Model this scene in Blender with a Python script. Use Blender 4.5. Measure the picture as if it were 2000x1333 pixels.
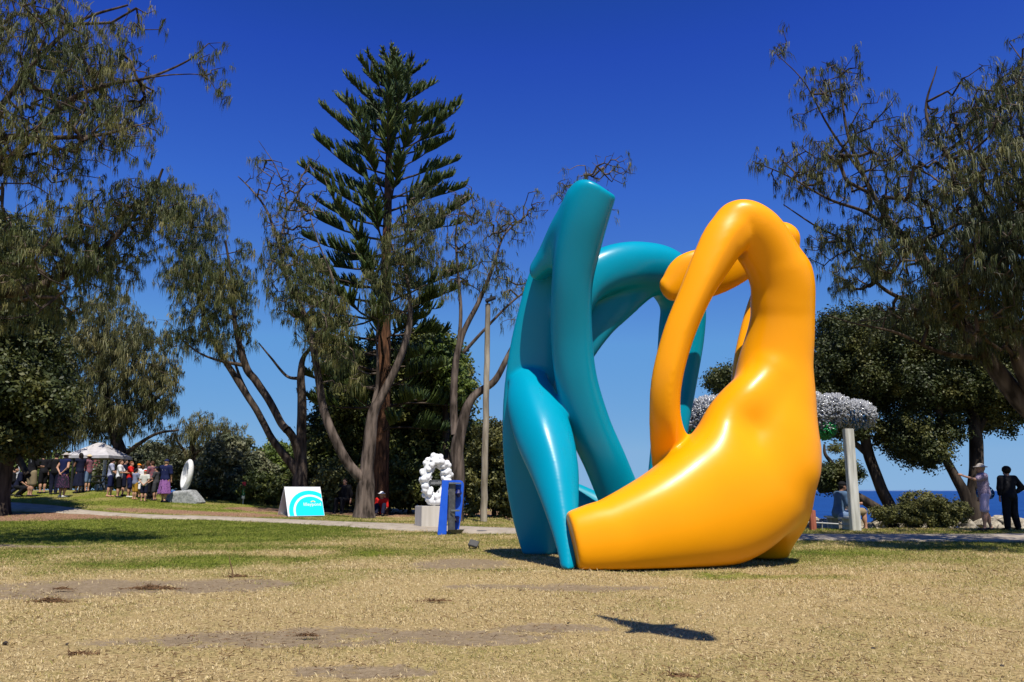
import bpy, math, random
import numpy as np
from mathutils import Vector, Matrix, noise as mnoise

random.seed(7)
RS = np.random.RandomState(7)
sc = bpy.context.scene
for o in list(bpy.data.objects):
    bpy.data.objects.remove(o)

# ------------------------------------------------------------------ camera
W0, H0, FPX = 2000.0, 1333.0, 1556.0
CAM_H = 1.0
PITCH = math.atan(291.5 / FPX)
CP, SP = math.cos(PITCH), math.sin(PITCH)
cam_d = bpy.data.cameras.new('camera')
cam_d.sensor_fit = 'HORIZONTAL'
cam_d.sensor_width = 36.0
cam_d.lens = FPX / W0 * 36.0
cam_d.clip_start = 0.05
cam_d.clip_end = 60000
cam = bpy.data.objects.new('camera', cam_d)
sc.collection.objects.link(cam)
cam.location = (0, 0, CAM_H)
cam.rotation_euler = (math.pi / 2 + PITCH, 0, 0)
sc.camera = cam

# ------------------------------------------------------------------ light
SUN_EL, SUN_AZ = math.radians(62), math.radians(15)   # azimuth from behind the camera towards the right
sun_vec = Vector((math.cos(SUN_EL) * math.sin(SUN_AZ), -math.cos(SUN_EL) * math.cos(SUN_AZ), math.sin(SUN_EL)))
world = bpy.data.worlds.new('World')
sc.world = world
world.use_nodes = True
wn, wl = world.node_tree.nodes, world.node_tree.links
bg = wn['Background']
sky = wn.new('ShaderNodeTexSky')
sky.sky_type = 'NISHITA'
sky.sun_disc = False
sky.sun_elevation = SUN_EL
sky.sun_rotation = math.atan2(sun_vec.x, sun_vec.y)
sky.altitude = 0
sky.air_density = 0.6
sky.dust_density = 0.0
sky.ozone_density = 8.0
# the deep blue of a polarised seaside sky: one response curve per colour channel, the same all round
sep = wn.new('ShaderNodeSeparateColor'); com = wn.new('ShaderNodeCombineColor')
wl.new(sky.outputs[0], sep.inputs[0])
CURVES = ([(0, 0), (.043, .0165), (.062, .043), (.121, .135), (.34, .265), (1, .33)],
          [(0, 0), (.092, .074), (.13, .158), (.245, .37), (.55, .49), (1, .53)],
          [(0, 0), (.175, .22), (.205, .40), (.222, .50), (.297, .66), (.5, .79), (.77, .80), (1, .80)])  # lowest blues cut further, mainly above the frame, to weaken blue fill in shade
for ch, pts in enumerate(CURVES):
    dv = wn.new('ShaderNodeMath'); dv.operation = 'MULTIPLY'; dv.inputs[1].default_value = 0.1
    fc = wn.new('ShaderNodeFloatCurve'); cu = fc.mapping.curves[0]
    cu.points[0].location = pts[0]; cu.points[1].location = pts[-1]
    for p_ in pts[1:-1]: cu.points.new(*p_)
    for p_ in cu.points: p_.handle_type = 'VECTOR'
    fc.mapping.update()
    ml = wn.new('ShaderNodeMath'); ml.operation = 'MULTIPLY'; ml.inputs[1].default_value = 10
    wl.new(sep.outputs[ch], dv.inputs[0]); wl.new(dv.outputs[0], fc.inputs['Value']); wl.new(fc.outputs[0], ml.inputs[0]); wl.new(ml.outputs[0], com.inputs[ch])
wl.new(com.outputs[0], bg.inputs['Color'])
bg.inputs['Strength'].default_value = 0.073
sun_d = bpy.data.lights.new('sun', 'SUN')
sun_d.energy = 5.0
sun_d.angle = math.radians(0.5)
sun_d.color = (1.0, 0.94, 0.83)
sun = bpy.data.objects.new('sun', sun_d)
sc.collection.objects.link(sun)
sun.rotation_euler = (-sun_vec).to_track_quat('-Z', 'Y').to_euler()
sun.location = (0, 0, 60)
sc.view_settings.view_transform = 'Standard'
sc.view_settings.look = 'None'
sc.view_settings.exposure = 0.28
sc.view_settings.gamma = 1.0
sc.view_settings.use_curve_mapping = False
sc.cycles.max_bounces = 5
sc.cycles.diffuse_bounces = 1
sc.cycles.transparent_max_bounces = 8

# ------------------------------------------------------------------ helpers
def ray(px, py):
    u, v = (px - W0 / 2) / FPX, (H0 / 2 - py) / FPX
    return np.array([u, CP - v * SP, SP + v * CP])

def at(px, py, Y):
    d = ray(px, py)
    return np.array([0, 0, CAM_H]) + d * (Y / d[1])

def pxm(Y):
    return Y / FPX * 0.985

def smooth(a, b, x):
    t = np.clip((x - a) / (b - a), 0, 1)
    return t * t * (3 - 2 * t)

def hgt(x, y):
    """terrain height"""
    x = np.asarray(x, float); y = np.asarray(y, float)
    yy = np.maximum(y, 0.5)
    u = x / yy
    a = 0.0143 * np.clip((-u - 0.08) / 0.42, 0, 1) ** 1.3
    h = a * np.clip(y - 18, 0, 17) ** 1.5
    # right hand side drops to the rocks and the sea
    edge = 21.6 + 0.35 * np.sin(x * 0.7)
    r = smooth(-0.02, 0.12, u)
    h = h - r * np.clip((y - edge) * 0.35, 0, 8.2)
    h = h - (1 - r) * np.clip((y - 46) * 0.2, 0, 8.2) * smooth(-0.42, -0.25, u)
    # gentle undulation
    h = h + 0.012 * np.sin(x * 0.9 + 1.3) * np.sin(y * 0.7) * smooth(2, 5, y)
    # raised turf lip in front of the sculpture
    return h

def ground_hit(px, py):
    d = ray(px, py)
    t = 1.0
    o = np.array([0, 0, CAM_H])
    lo, hi = 0.5, 120.0
    for Y in np.linspace(1, 120, 2400):
        p = o + d * (Y / d[1])
        if p[2] < hgt(p[0], p[1]):
            return p
    return o + d * (120 / d[1])

def lin(c):
    return tuple(((v / 255) / 12.92 if v / 255 <= 0.04045 else ((v / 255 + 0.055) / 1.055) ** 2.4) for v in c)

def tag(o, label=None, cat=None, group=None, kind=None):
    if label: o['label'] = label
    if cat: o['category'] = cat
    if group: o['group'] = group
    if kind: o['kind'] = kind
    return o

def empty(name, loc=(0, 0, 0)):
    o = bpy.data.objects.new(name, None)
    o.empty_display_size = 0.2
    sc.collection.objects.link(o)
    o.location = loc
    return o

def mesh_from(name, V, F, mat=None, parent=None, smooth_sh=False, attrs=None, loose_poly=None):
    """V (n,3); F array (m,k) or list of arrays of polygons"""
    me = bpy.data.meshes.new(name)
    V = np.asarray(V, np.float32)
    if isinstance(F, np.ndarray):
        F = [F]
    F = [np.asarray(f, np.int32) for f in F if len(f)]
    nl = sum(f.size for f in F)
    npoly = sum(len(f) for f in F)
    me.vertices.add(len(V))
    me.vertices.foreach_set('co', V.ravel())
    me.loops.add(nl)
    me.loops.foreach_set('vertex_index', np.concatenate([f.ravel() for f in F]))
    me.polygons.add(npoly)
    tot = np.concatenate([np.full(len(f), f.shape[1], np.int32) for f in F])
    st = np.concatenate([[0], np.cumsum(tot)[:-1]]).astype(np.int32)
    me.polygons.foreach_set('loop_start', st)
    me.polygons.foreach_set('loop_total', tot)
    if smooth_sh:
        me.polygons.foreach_set('use_smooth', np.ones(npoly, bool))
    me.update(calc_edges=True)
    me.validate()
    if attrs:
        for k, v in attrs.items():
            a = me.attributes.new(k, 'FLOAT', 'POINT')
            a.data.foreach_set('value', np.asarray(v, np.float32))
    if mat:
        me.materials.append(mat)
    o = bpy.data.objects.new(name, me)
    sc.collection.objects.link(o)
    if parent:
        o.parent = parent
    return o

def localise(o, loc):
    """move the origin of a mesh object (built in world coordinates) to loc"""
    loc = Vector(loc)
    o.data.transform(Matrix.Translation(-loc))
    o.location = loc

class MB:
    """mesh builder for small props"""
    def __init__(s):
        s.V = []; s.F = []
    def add(s, V, F):
        n = len(s.V)
        s.V += [tuple(v) for v in V]
        s.F += [tuple(i + n for i in f) for f in F]
    def box(s, c, d, rot=None, bev=0.0):
        x, y, z = d[0] / 2, d[1] / 2, d[2] / 2
        if bev <= 0:
            V = [(-x, -y, -z), (x, -y, -z), (x, y, -z), (-x, y, -z), (-x, -y, z), (x, -y, z), (x, y, z), (-x, y, z)]
            F = [(0, 3, 2, 1), (4, 5, 6, 7), (0, 1, 5, 4), (1, 2, 6, 5), (2, 3, 7, 6), (3, 0, 4, 7)]
        else:
            import bmesh
            bm = bmesh.new()
            bmesh.ops.create_cube(bm, size=1)
            for v in bm.verts:
                v.co = Vector((v.co.x * d[0], v.co.y * d[1], v.co.z * d[2]))
            bmesh.ops.bevel(bm, geom=bm.edges[:], offset=bev, segments=2, affect='EDGES')
            V = [tuple(v.co) for v in bm.verts]
            F = [tuple(v.index for v in f.verts) for f in bm.faces]
            bm.free()
        M = rot if rot is not None else Matrix.Identity(3)
        s.add([tuple(M @ Vector(v) + Vector(c)) for v in V], F)
    def tube(s, pts, rad, n=8, cap=True):
        pts = [Vector(p) for p in pts]
        if not hasattr(rad, '__len__'): rad = [rad] * len(pts)
        rings = []
        up = Vector((0.13, 0.31, 0.94))
        base = len(s.V); V = []; F = []
        for i, p in enumerate(pts):
            t = (pts[min(i + 1, len(pts) - 1)] - pts[max(i - 1, 0)]).normalized()
            a = t.cross(up)
            if a.length < 0.05: a = t.cross(Vector((1, 0, 0)))
            a.normalize(); b = t.cross(a)
            for k in range(n):
                an = 2 * math.pi * k / n
                V.append(tuple(p + (a * math.cos(an) + b * math.sin(an)) * rad[i]))
        for i in range(len(pts) - 1):
            for k in range(n):
                k2 = (k + 1) % n
                F.append((i * n + k, i * n + k2, (i + 1) * n + k2, (i + 1) * n + k))
        if cap:
            F.append(tuple(range(n - 1, -1, -1)))
            F.append(tuple((len(pts) - 1) * n + k for k in range(n)))
        s.add(V, F)
    def ell(s, c, r, nu=12, nv=8):
        V = []; F = []
        for j in range(nv + 1):
            th = math.pi * j / nv
            for i in range(nu):
                ph = 2 * math.pi * i / nu
                V.append((c[0] + r[0] * math.sin(th) * math.cos(ph), c[1] + r[1] * math.sin(th) * math.sin(ph), c[2] + r[2] * math.cos(th)))
        for j in range(nv):
            for i in range(nu):
                i2 = (i + 1) % nu
                F.append((j * nu + i, (j + 1) * nu + i, (j + 1) * nu + i2, j * nu + i2))
        s.add(V, F)
    def build(s, name, mat, parent=None, smooth_sh=False):
        me = bpy.data.meshes.new(name)
        me.from_pydata(s.V, [], s.F)
        me.validate(); me.update()
        if smooth_sh:
            me.polygons.foreach_set('use_smooth', np.ones(len(me.polygons), bool))
        if mat: me.materials.append(mat)
        o = bpy.data.objects.new(name, me)
        sc.collection.objects.link(o)
        if parent: o.parent = parent
        return o

# ------------------------------------------------------------------ materials
def new_mat(name, rough=0.6, spec=0.4, col=None, metal=0.0):
    m = bpy.data.materials.new(name)
    m.use_nodes = True
    b = m.node_tree.nodes['Principled BSDF']
    b.inputs['Roughness'].default_value = rough
    b.inputs['Specular IOR Level'].default_value = spec
    b.inputs['Metallic'].default_value = metal
    if col: b.inputs['Base Color'].default_value = (*col, 1)
    return m, m.node_tree.nodes, m.node_tree.links, b

def noise_mat(name, c1, c2, scale=8.0, rough=0.8, spec=0.2, bump=0.0, detail=4.0, stretch=None, lo=0.35, hi=0.65, metal=0.0, c3=None, transl=0.0, coords='Object'):
    m, n, l, b = new_mat(name, rough, spec, None, metal)
    tc = n.new('ShaderNodeTexCoord')
    mp = n.new('ShaderNodeMapping')
    if stretch: mp.inputs['Scale'].default_value = stretch
    if coords == 'World':
        ge = n.new('ShaderNodeNewGeometry')
        l.new(ge.outputs['Position'], mp.inputs['Vector'])
    else:
        l.new(tc.outputs['Object'], mp.inputs['Vector'])
    nz = n.new('ShaderNodeTexNoise')
    nz.inputs['Scale'].default_value = scale
    nz.inputs['Detail'].default_value = detail
    l.new(mp.outputs[0], nz.inputs['Vector'])
    cr = n.new('ShaderNodeValToRGB')
    cr.color_ramp.elements[0].position = lo; cr.color_ramp.elements[0].color = (*c1, 1)
    cr.color_ramp.elements[1].position = hi; cr.color_ramp.elements[1].color = (*c2, 1)
    if c3:
        e = cr.color_ramp.elements.new((lo + hi) / 2); e.color = (*c3, 1)
    l.new(nz.outputs['Fac'], cr.inputs['Fac'])
    l.new(cr.outputs[0], b.inputs['Base Color'])
    if bump:
        bp = n.new('ShaderNodeBump')
        bp.inputs['Strength'].default_value = bump
        bp.inputs['Distance'].default_value = 0.02
        l.new(nz.outputs['Fac'], bp.inputs['Height'])
        l.new(bp.outputs[0], b.inputs['Normal'])
    return m

def leaf_mat(name, c1, c2, c3, scale=1.3, transl=0.25):
    """leaf colour varies slowly through the crown and from leaf to leaf (attribute 'v')"""
    m, n, l, b = new_mat(name, 0.55, 0.35)
    ge = n.new('ShaderNodeNewGeometry')
    nz = n.new('ShaderNodeTexNoise'); nz.inputs['Scale'].default_value = scale; nz.inputs['Detail'].default_value = 3
    l.new(ge.outputs['Position'], nz.inputs['Vector'])
    at_ = n.new('ShaderNodeAttribute'); at_.attribute_name = 'v'
    mx = n.new('ShaderNodeMath'); mx.operation = 'MULTIPLY_ADD'
    mx.inputs[1].default_value = 0.55
    l.new(at_.outputs['Fac'], mx.inputs[0])
    ms = n.new('ShaderNodeMath'); ms.operation = 'MULTIPLY_ADD'; ms.inputs[1].default_value = 1.6; ms.inputs[2].default_value = -0.55
    l.new(nz.outputs['Fac'], ms.inputs[0])
    l.new(ms.outputs[0], mx.inputs[2])
    cr = n.new('ShaderNodeValToRGB')
    cr.color_ramp.elements[0].position = 0.05; cr.color_ramp.elements[0].color = (*c1, 1)
    cr.color_ramp.elements[1].position = 0.95; cr.color_ramp.elements[1].color = (*c3, 1)
    e = cr.color_ramp.elements.new(0.5); e.color = (*c2, 1)
    l.new(mx.outputs[0], cr.inputs['Fac'])
    l.new(cr.outputs[0], b.inputs['Base Color'])
    tr = n.new('ShaderNodeBsdfTranslucent')
    l.new(cr.outputs[0], tr.inputs['Color'])
    mix = n.new('ShaderNodeMixShader'); mix.inputs[0].default_value = transl
    out = n['Material Output']
    l.new(b.outputs[0], mix.inputs[1]); l.new(tr.outputs[0], mix.inputs[2])
    l.new(mix.outputs[0], out.inputs['Surface'])
    return m

# ------------------------------------------------------------------ implicit surfaces
def surface_nets(F, org, h):
    inside = F < 0
    nx, ny, nz = F.shape
    c = np.zeros((nx - 1, ny - 1, nz - 1), np.int8)
    for a in (0, 1):
        for b in (0, 1):
            for d in (0, 1):
                c += inside[a:nx - 1 + a, b:ny - 1 + b, d:nz - 1 + d]
    act = (c > 0) & (c < 8)
    idx = np.full(act.shape, -1, np.int32)
    I = np.argwhere(act)
    idx[act] = np.arange(len(I))
    acc = np.zeros((len(I), 3), np.float64); cnt = np.zeros(len(I))
    corners = [(a, b, d) for a in (0, 1) for b in (0, 1) for d in (0, 1)]
    for p in corners:
        for ax in range(3):
            if p[ax] == 0:
                q = list(p); q[ax] = 1
                fp = F[I[:, 0] + p[0], I[:, 1] + p[1], I[:, 2] + p[2]]
                fq = F[I[:, 0] + q[0], I[:, 1] + q[1], I[:, 2] + q[2]]
                m = (fp < 0) != (fq < 0)
                t = np.where(m, fp / np.where(m, fp - fq, 1), 0)
                pos = np.tile(np.array(p, float), (len(I), 1))
                pos[:, ax] += t
                acc += pos * m[:, None]; cnt += m
    V = (I + acc / cnt[:, None]) * h + np.array(org)
    quads = []
    for ax in range(3):
        s0 = [slice(1, -1)] * 3
        s0[ax] = slice(0, -1)
        s1 = list(s0); s1[ax] = slice(1, None)
        A = inside[tuple(s0)]; B = inside[tuple(s1)]
        E = np.argwhere(A != B)
        if not len(E): continue
        flip = A[E[:, 0], E[:, 1], E[:, 2]]
        base = E.copy()
        o1, o2 = [(1, 2), (2, 0), (0, 1)][ax]
        g = base.copy(); g[:, o1] += 1; g[:, o2] += 1
        def cell(da, db):
            k = g.copy(); k[:, o1] -= da; k[:, o2] -= db
            return idx[k[:, 0], k[:, 1], k[:, 2]]
        q = np.stack([cell(1, 1), cell(0, 1), cell(0, 0), cell(1, 0)], 1)
        q[~flip] = q[~flip][:, ::-1]
        quads.append(q)
    Q = np.concatenate(quads)
    Q = Q[(Q >= 0).all(1)]
    return V, Q

def laplace(V, Q, it=2, lam=0.5):
    for _ in range(it):
        s = np.zeros_like(V); n = np.zeros(len(V))
        for k in range(4):
            a, b = Q[:, k], Q[:, (k + 1) % 4]
            np.add.at(s, a, V[b]); np.add.at(n, a, 1)
            np.add.at(s, b, V[a]); np.add.at(n, b, 1)
        V = V + lam * (s / np.maximum(n, 1)[:, None] - V)
    return V

def smin(a, b, k):
    h = np.maximum(k - np.abs(a - b), 0) / k
    return np.minimum(a, b) - h * h * k * 0.25

def catmull(P, n):
    P = np.asarray(P, float)
    out = []
    m = len(P)
    for i in range(m - 1):
        p0 = P[max(i - 1, 0)]; p1 = P[i]; p2 = P[i + 1]; p3 = P[min(i + 2, m - 1)]
        if i == 0: p0 = 2 * p1 - p2
        if i == m - 2: p3 = 2 * p2 - p1
        for t in np.linspace(0, 1, n, endpoint=False):
            out.append(0.5 * ((2 * p1) + (-p0 + p2) * t + (2 * p0 - 5 * p1 + 4 * p2 - p3) * t * t + (-p0 + 3 * p1 - 3 * p2 + p3) * t ** 3))
    out.append(P[-1])
    return np.array(out)
# ------------------------------------------------------------------ ground, path, sea
def G(px, py):
    return ground_hit(px, py)

def ell_mask(x, y, cx, cy, rx, ry):
    """ellipse given by its pixel centre and half sizes in metres (rx across, ry along the view)"""
    c = G(cx, cy)
    d = ((x - c[0]) / rx) ** 2 + ((y - c[1]) / ry) ** 2
    return np.clip(1.6 - 1.3 * d, 0, 1)

rr = 0.8 * (95 / 0.8) ** (np.linspace(0, 1, 330))
fr = np.radians(np.linspace(-47, 47, 330)); bk = np.radians(np.linspace(47, 313, 60)[1:-1])
aa = np.concatenate([fr, bk])
R_, A_ = np.meshgrid(rr, aa, indexing='ij')
gx = R_ * np.sin(A_); gy = R_ * np.cos(A_)
gz = hgt(gx, gy)
# fine relief of the trodden turf
def vnoise(x, y, s, seed=0):
    rs = np.random.RandomState(seed)
    g = rs.rand(64, 64)
    xx = x * s; yy = y * s
    xi = np.floor(xx).astype(int); yi = np.floor(yy).astype(int)
    fx = xx - xi; fy = yy - yi
    fx = fx * fx * (3 - 2 * fx); fy = fy * fy * (3 - 2 * fy)
    v = lambda i, j: g[i % 64, j % 64]
    return (v(xi, yi) * (1 - fx) + v(xi + 1, yi) * fx) * (1 - fy) + (v(xi, yi + 1) * (1 - fx) + v(xi + 1, yi + 1) * fx) * fy
gz = gz + (vnoise(gx, gy, 1.3, 1) - .5) * 0.035 * smooth(2, 5, R_) * (1 - smooth(25, 40, R_)) + (vnoise(gx, gy, 5.0, 2) - .5) * 0.012 * (1 - smooth(12, 20, R_))

x, y = gx, gy
nz1 = vnoise(x, y, 0.9, 3); nz2 = vnoise(x, y, 3.1, 4)
dirt = np.zeros_like(x)
for cx, cy, rx, ry in ((200, 1148, 2.0, .75), (420, 1140, 1.0, .5), (560, 1248, 1.0, .35), (760, 1238, .9, .35), (900, 1246, .7, .3), (700, 1308, .5, .16),
                       (900, 1102, .8, .9), (1010, 1146, .9, .30), (1150, 1150, 1.0, .22), (40, 1068, 1.3, .5), (1080, 1226, .5, .2), (380, 1255, .9, .18), (980, 1240, .5, .15), (60, 1165, 1.2, .3)):
    dirt = np.maximum(dirt, ell_mask(x, y, cx, cy, rx, ry))
dirt = np.clip(dirt * (0.12 + 0.55 * nz2 + 0.95 * vnoise(x, y, 7.5, 12)), 0, .92)
mulch = np.zeros_like(x)
for cx, cy, rx, ry in ((70, 1010, 3.2, 1.6), (400, 1003, 3.6, 1.2), (560, 998, 2.5, 1.6), (720, 1003, 2.6, 3.0), (900, 1006, 2.6, 3.2), (1000, 1010, 2.0, 3.5), (800, 998, 5, 3.5)):
    mulch = np.maximum(mulch, ell_mask(x, y, cx, cy, rx, ry))
mulch = mulch * smooth(18.5, 21.5, y)
mulch = np.clip(mulch * (0.6 + 0.9 * nz2), 0, 1)
green = 0.05 + 0.46 * smooth(8.0, 15, y) + (nz1 - 0.5) * (0.30 + .35 * smooth(7, 12, y)) + (vnoise(x, y, 2.2, 31) - .5) * .30
green = green + 0.85 * ell_mask(x, y, 210, 1038, 6.4, 4.6) + 0.5 * ell_mask(x, y, 430, 1090, 3.0, 2.0) * nz1 + 0.3 * ell_mask(x, y, 250, 975, 8, 5)
green = green + 0.6 * ell_mask(x, y, 1560, 1128, .8, .28) + 0.55 * ell_mask(x, y, 1400, 1130, .3, .25) + 0.6 * ell_mask(x, y, 960, 1112, .7, .4) * nz2
green = green - 0.35 * ell_mask(x, y, 1200, 1135, 1.6, .45) - 0.25 * ell_mask(x, y, 700, 1070, 3.5, 1.8) * (1 - nz1)
green = green + 0.16 * smooth(0.05, 0.3, x / np.maximum(y, .5)) * smooth(9, 13, y)
green = np.clip(green, 0, 1)
# raised lip of turf in front of the sculpture
lip = np.maximum(ell_mask(x, y, 1130, 1127, .85, .16), ell_mask(x, y, 1400, 1126, .55, .10)) * (.6 + .6 * vnoise(x, y, 6, 41))
gz = gz + 0.06 * lip - 0.015 * dirt

nr, na = R_.shape
idx = np.arange(nr * na).reshape(nr, na)
a0 = idx[:-1, :]; a1 = idx[1:, :]
Fq = np.stack([a0, np.roll(a0, -1, 1), np.roll(a1, -1, 1), a1], -1).reshape(-1, 4)
Vg = np.stack([gx, gy, gz], -1).reshape(-1, 3)
nc = len(Vg)
cen = np.array([[0, 0, 0.0]])
Vg = np.concatenate([Vg, cen])
Fc = np.stack([np.full(na, nc), np.roll(idx[0], -1), idx[0]], 1)
dens = (1 - smooth(.25, .7, dirt) * .95) * (1 - mulch) * smooth(2.2, 3.0, R_) * (1 - smooth(12, 34, R_) * 0.80) * (np.abs(A_ - np.where(A_ > math.pi, 2 * math.pi, 0)) < math.radians(44)) * (gz > -0.2) * (1 - smooth(35, 42, R_))
dens = dens * (0.35 + 0.9 * vnoise(x, y, 2.3, 9)) + 1.2 * lip
attr = dict(green=np.append(green.ravel(), 0.2), mulch=np.append(mulch.ravel(), 0), dirt=np.append(dirt.ravel(), 0), dens=np.append(dens.ravel(), 0))

def ground_material():
    m, n, l, b = new_mat('dry_turf', 0.9, 0.1)
    ge = n.new('ShaderNodeNewGeometry')
    def noise(sc_, det=5, rough=0.6):
        t = n.new('ShaderNodeTexNoise'); t.inputs['Scale'].default_value = sc_; t.inputs['Detail'].default_value = det; t.inputs['Roughness'].default_value = rough
        l.new(ge.outputs['Position'], t.inputs['Vector']); return t
    def ramp(src, els):
        r = n.new('ShaderNodeValToRGB')
        r.color_ramp.elements[0].position = els[0][0]; r.color_ramp.elements[0].color = (*els[0][1], 1)
        r.color_ramp.elements[1].position = els[-1][0]; r.color_ramp.elements[1].color = (*els[-1][1], 1)
        for p_, c_ in els[1:-1]:
            e = r.color_ramp.elements.new(p_); e.color = (*c_, 1)
        l.new(src, r.inputs['Fac']); return r
    def attrn(k):
        t = n.new('ShaderNodeAttribute'); t.attribute_name = k; return t
    ragged = noise(15, 9, 0.85)
    def mix(f, a, b_):
        t = n.new('ShaderNodeMixRGB'); l.new(f, t.inputs[0]); l.new(a, t.inputs[1]); l.new(b_, t.inputs[2]); return t
    fine = noise(45, 4, 0.7); mid = noise(7, 5); big = noise(0.8, 4); chips = noise(26, 3, 0.5)
    straw = ramp(fine.outputs['Fac'], [(0.30, (0.13, 0.09, 0.04)), (0.5, (0.35, 0.255, 0.115)), (0.72, (0.58, 0.45, 0.22))])
    grn = ramp(fine.outputs['Fac'], [(0.30, (0.055, 0.075, 0.006)), (0.5, (0.14, 0.17, 0.018)), (0.72, (0.29, 0.29, 0.05))])
    dirtc = ramp(ragged.outputs['Fac'], [(0.3, (0.12, 0.085, 0.045)), (0.5, (0.24, 0.18, 0.11)), (0.72, (0.37, 0.29, 0.19))])
    mul = ramp(chips.outputs['Fac'], [(0.3, (0.09, 0.045, 0.025)), (0.5, (0.25, 0.14, 0.085)), (0.7, (0.42, 0.28, 0.17))])
    ga = attrn('green')
    gm = n.new('ShaderNodeMath'); gm.operation = 'MULTIPLY_ADD'; gm.inputs[1].default_value = 0.9; gm.inputs[2].default_value = -0.45
    l.new(mid.outputs['Fac'], gm.inputs[0])
    gs = n.new('ShaderNodeMath'); gs.operation = 'ADD'; gs.use_clamp = True
    l.new(gm.outputs[0], gs.inputs[0]); l.new(ga.outputs['Fac'], gs.inputs[1])
    c = mix(gs.outputs[0], straw.outputs[0], grn.outputs[0])
    def edge(k, w=1.1):
        t = n.new('ShaderNodeMath'); t.operation = 'MULTIPLY_ADD'; t.inputs[1].default_value = w * 1.9; t.inputs[2].default_value = -0.5 * w * 1.9
        l.new(ragged.outputs['Fac'], t.inputs[0])
        s_ = n.new('ShaderNodeMath'); s_.operation = 'ADD'; l.new(t.outputs[0], s_.inputs[0]); l.new(attrn(k).outputs['Fac'], s_.inputs[1])
        r = n.new('ShaderNodeMapRange'); r.inputs['From Min'].default_value = 0.36; r.inputs['From Max'].default_value = 0.62
        l.new(s_.outputs[0], r.inputs['Value']); return r
    c = mix(edge('dirt', 1.75).outputs[0], c.outputs[0], dirtc.outputs[0])
    c = mix(edge('mulch', 0.7).outputs[0], c.outputs[0], mul.outputs[0])
    l.new(c.outputs[0], b.inputs['Base Color'])
    bp = n.new('ShaderNodeBump'); bp.inputs['Strength'].default_value = 0.7; bp.inputs['Distance'].default_value = 0.03
    ad = n.new('ShaderNodeMath'); ad.operation = 'ADD'; l.new(fine.outputs['Fac'], ad.inputs[0]); l.new(mid.outputs['Fac'], ad.inputs[1])
    l.new(ad.outputs[0], bp.inputs['Height']); l.new(bp.outputs[0], b.inputs['Normal'])
    return m
M_ground = ground_material()
ground = mesh_from('ground', Vg, [Fq, Fc], M_ground, smooth_sh=True, attrs=attr)
tag(ground, kind='structure')

# concrete path, a thin slab following the ground
front = [(-400, 1006), (-150, 1002), (0, 999), (100, 1002), (200, 1007), (300, 1013), (400, 1016), (500, 1020), (600, 1025), (700, 1032), (860, 1041), (1010, 1045), (1200, 1050), (1400, 1054), (1560, 1057), (1800, 1059), (2000, 1060), (2400, 1062)]
back = [(-400, 980), (-150, 978), (0, 982), (100, 989), (190, 1001), (300, 1007.5), (400, 1010), (500, 1014), (600, 1018), (700, 1022), (860, 1028), (1010, 1034), (1200, 1039), (1400, 1043), (1560, 1046), (1800, 1046), (2000, 1045), (2400, 1044)]
Pf = catmull([G(*p)[:2] for p in front], 8); Pb = catmull([G(*p)[:2] for p in back], 8)
Vp = []; 
for a, b_ in zip(Pf, Pb):
    for t in np.linspace(0, 1, 5):
        q = a * (1 - t) + b_ * t
        Vp.append([q[0], q[1], float(hgt(q[0], q[1])) + 0.045 + (0.0 if 0 < t < 1 else -0.012)])
    for q in (a, b_):
        Vp.append([q[0], q[1], float(hgt(q[0], q[1])) - 0.08])
Vp = np.array(Vp); Fp = []
for i in range(len(Pf) - 1):
    o0, o1 = i * 7, (i + 1) * 7
    for k in range(4): Fp.append((o0 + k, o1 + k, o1 + k + 1, o0 + k + 1))
    Fp.append((o0 + 5, o1 + 5, o1, o0)); Fp.append((o0 + 4, o1 + 4, o1 + 6, o0 + 6))
M_path = noise_mat('path_concrete', (0.28, 0.235, 0.18), (0.40, 0.345, 0.275), scale=3.0, rough=0.85, spec=0.2, bump=0.15, detail=8, coords='World')
tag(mesh_from('path', Vp, np.array(Fp)[:, ::-1], M_path), kind='structure')

# sea
def sea_material():
    m, n, l, b = new_mat('sea_water', 0.5, 0.12)
    ge = n.new('ShaderNodeNewGeometry')
    mp = n.new('ShaderNodeMapping'); mp.inputs['Scale'].default_value = (0.35, 1.0, 1)
    l.new(ge.outputs['Position'], mp.inputs['Vector'])
    nz = n.new('ShaderNodeTexNoise'); nz.inputs['Scale'].default_value = 0.12; nz.inputs['Detail'].default_value = 9; nz.inputs['Roughness'].default_value = 0.7
    l.new(mp.outputs[0], nz.inputs['Vector'])
    cr = n.new('ShaderNodeValToRGB')
    cr.color_ramp.elements[0].position = 0.35; cr.color_ramp.elements[0].color = (0.004, 0.032, 0.15, 1)
    cr.color_ramp.elements[1].position = 0.7; cr.color_ramp.elements[1].color = (0.012, 0.07, 0.25, 1)
    l.new(nz.outputs['Fac'], cr.inputs['Fac']); l.new(cr.outputs[0], b.inputs['Base Color'])
    bp = n.new('ShaderNodeBump'); bp.inputs['Strength'].default_value = 0.8; bp.inputs['Distance'].default_value = 1.0
    l.new(nz.outputs['Fac'], bp.inputs['Height']); l.new(bp.outputs[0], b.inputs['Normal'])
    return m
M_sea = sea_material()
sv = [(-45000, 26, -7.0), (45000, 26, -7.0), (45000, 50000, -7.0), (-45000, 50000, -7.0)]
tag(mesh_from('sea', sv, np.array([[0, 1, 2, 3]]), M_sea), kind='structure')
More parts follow.
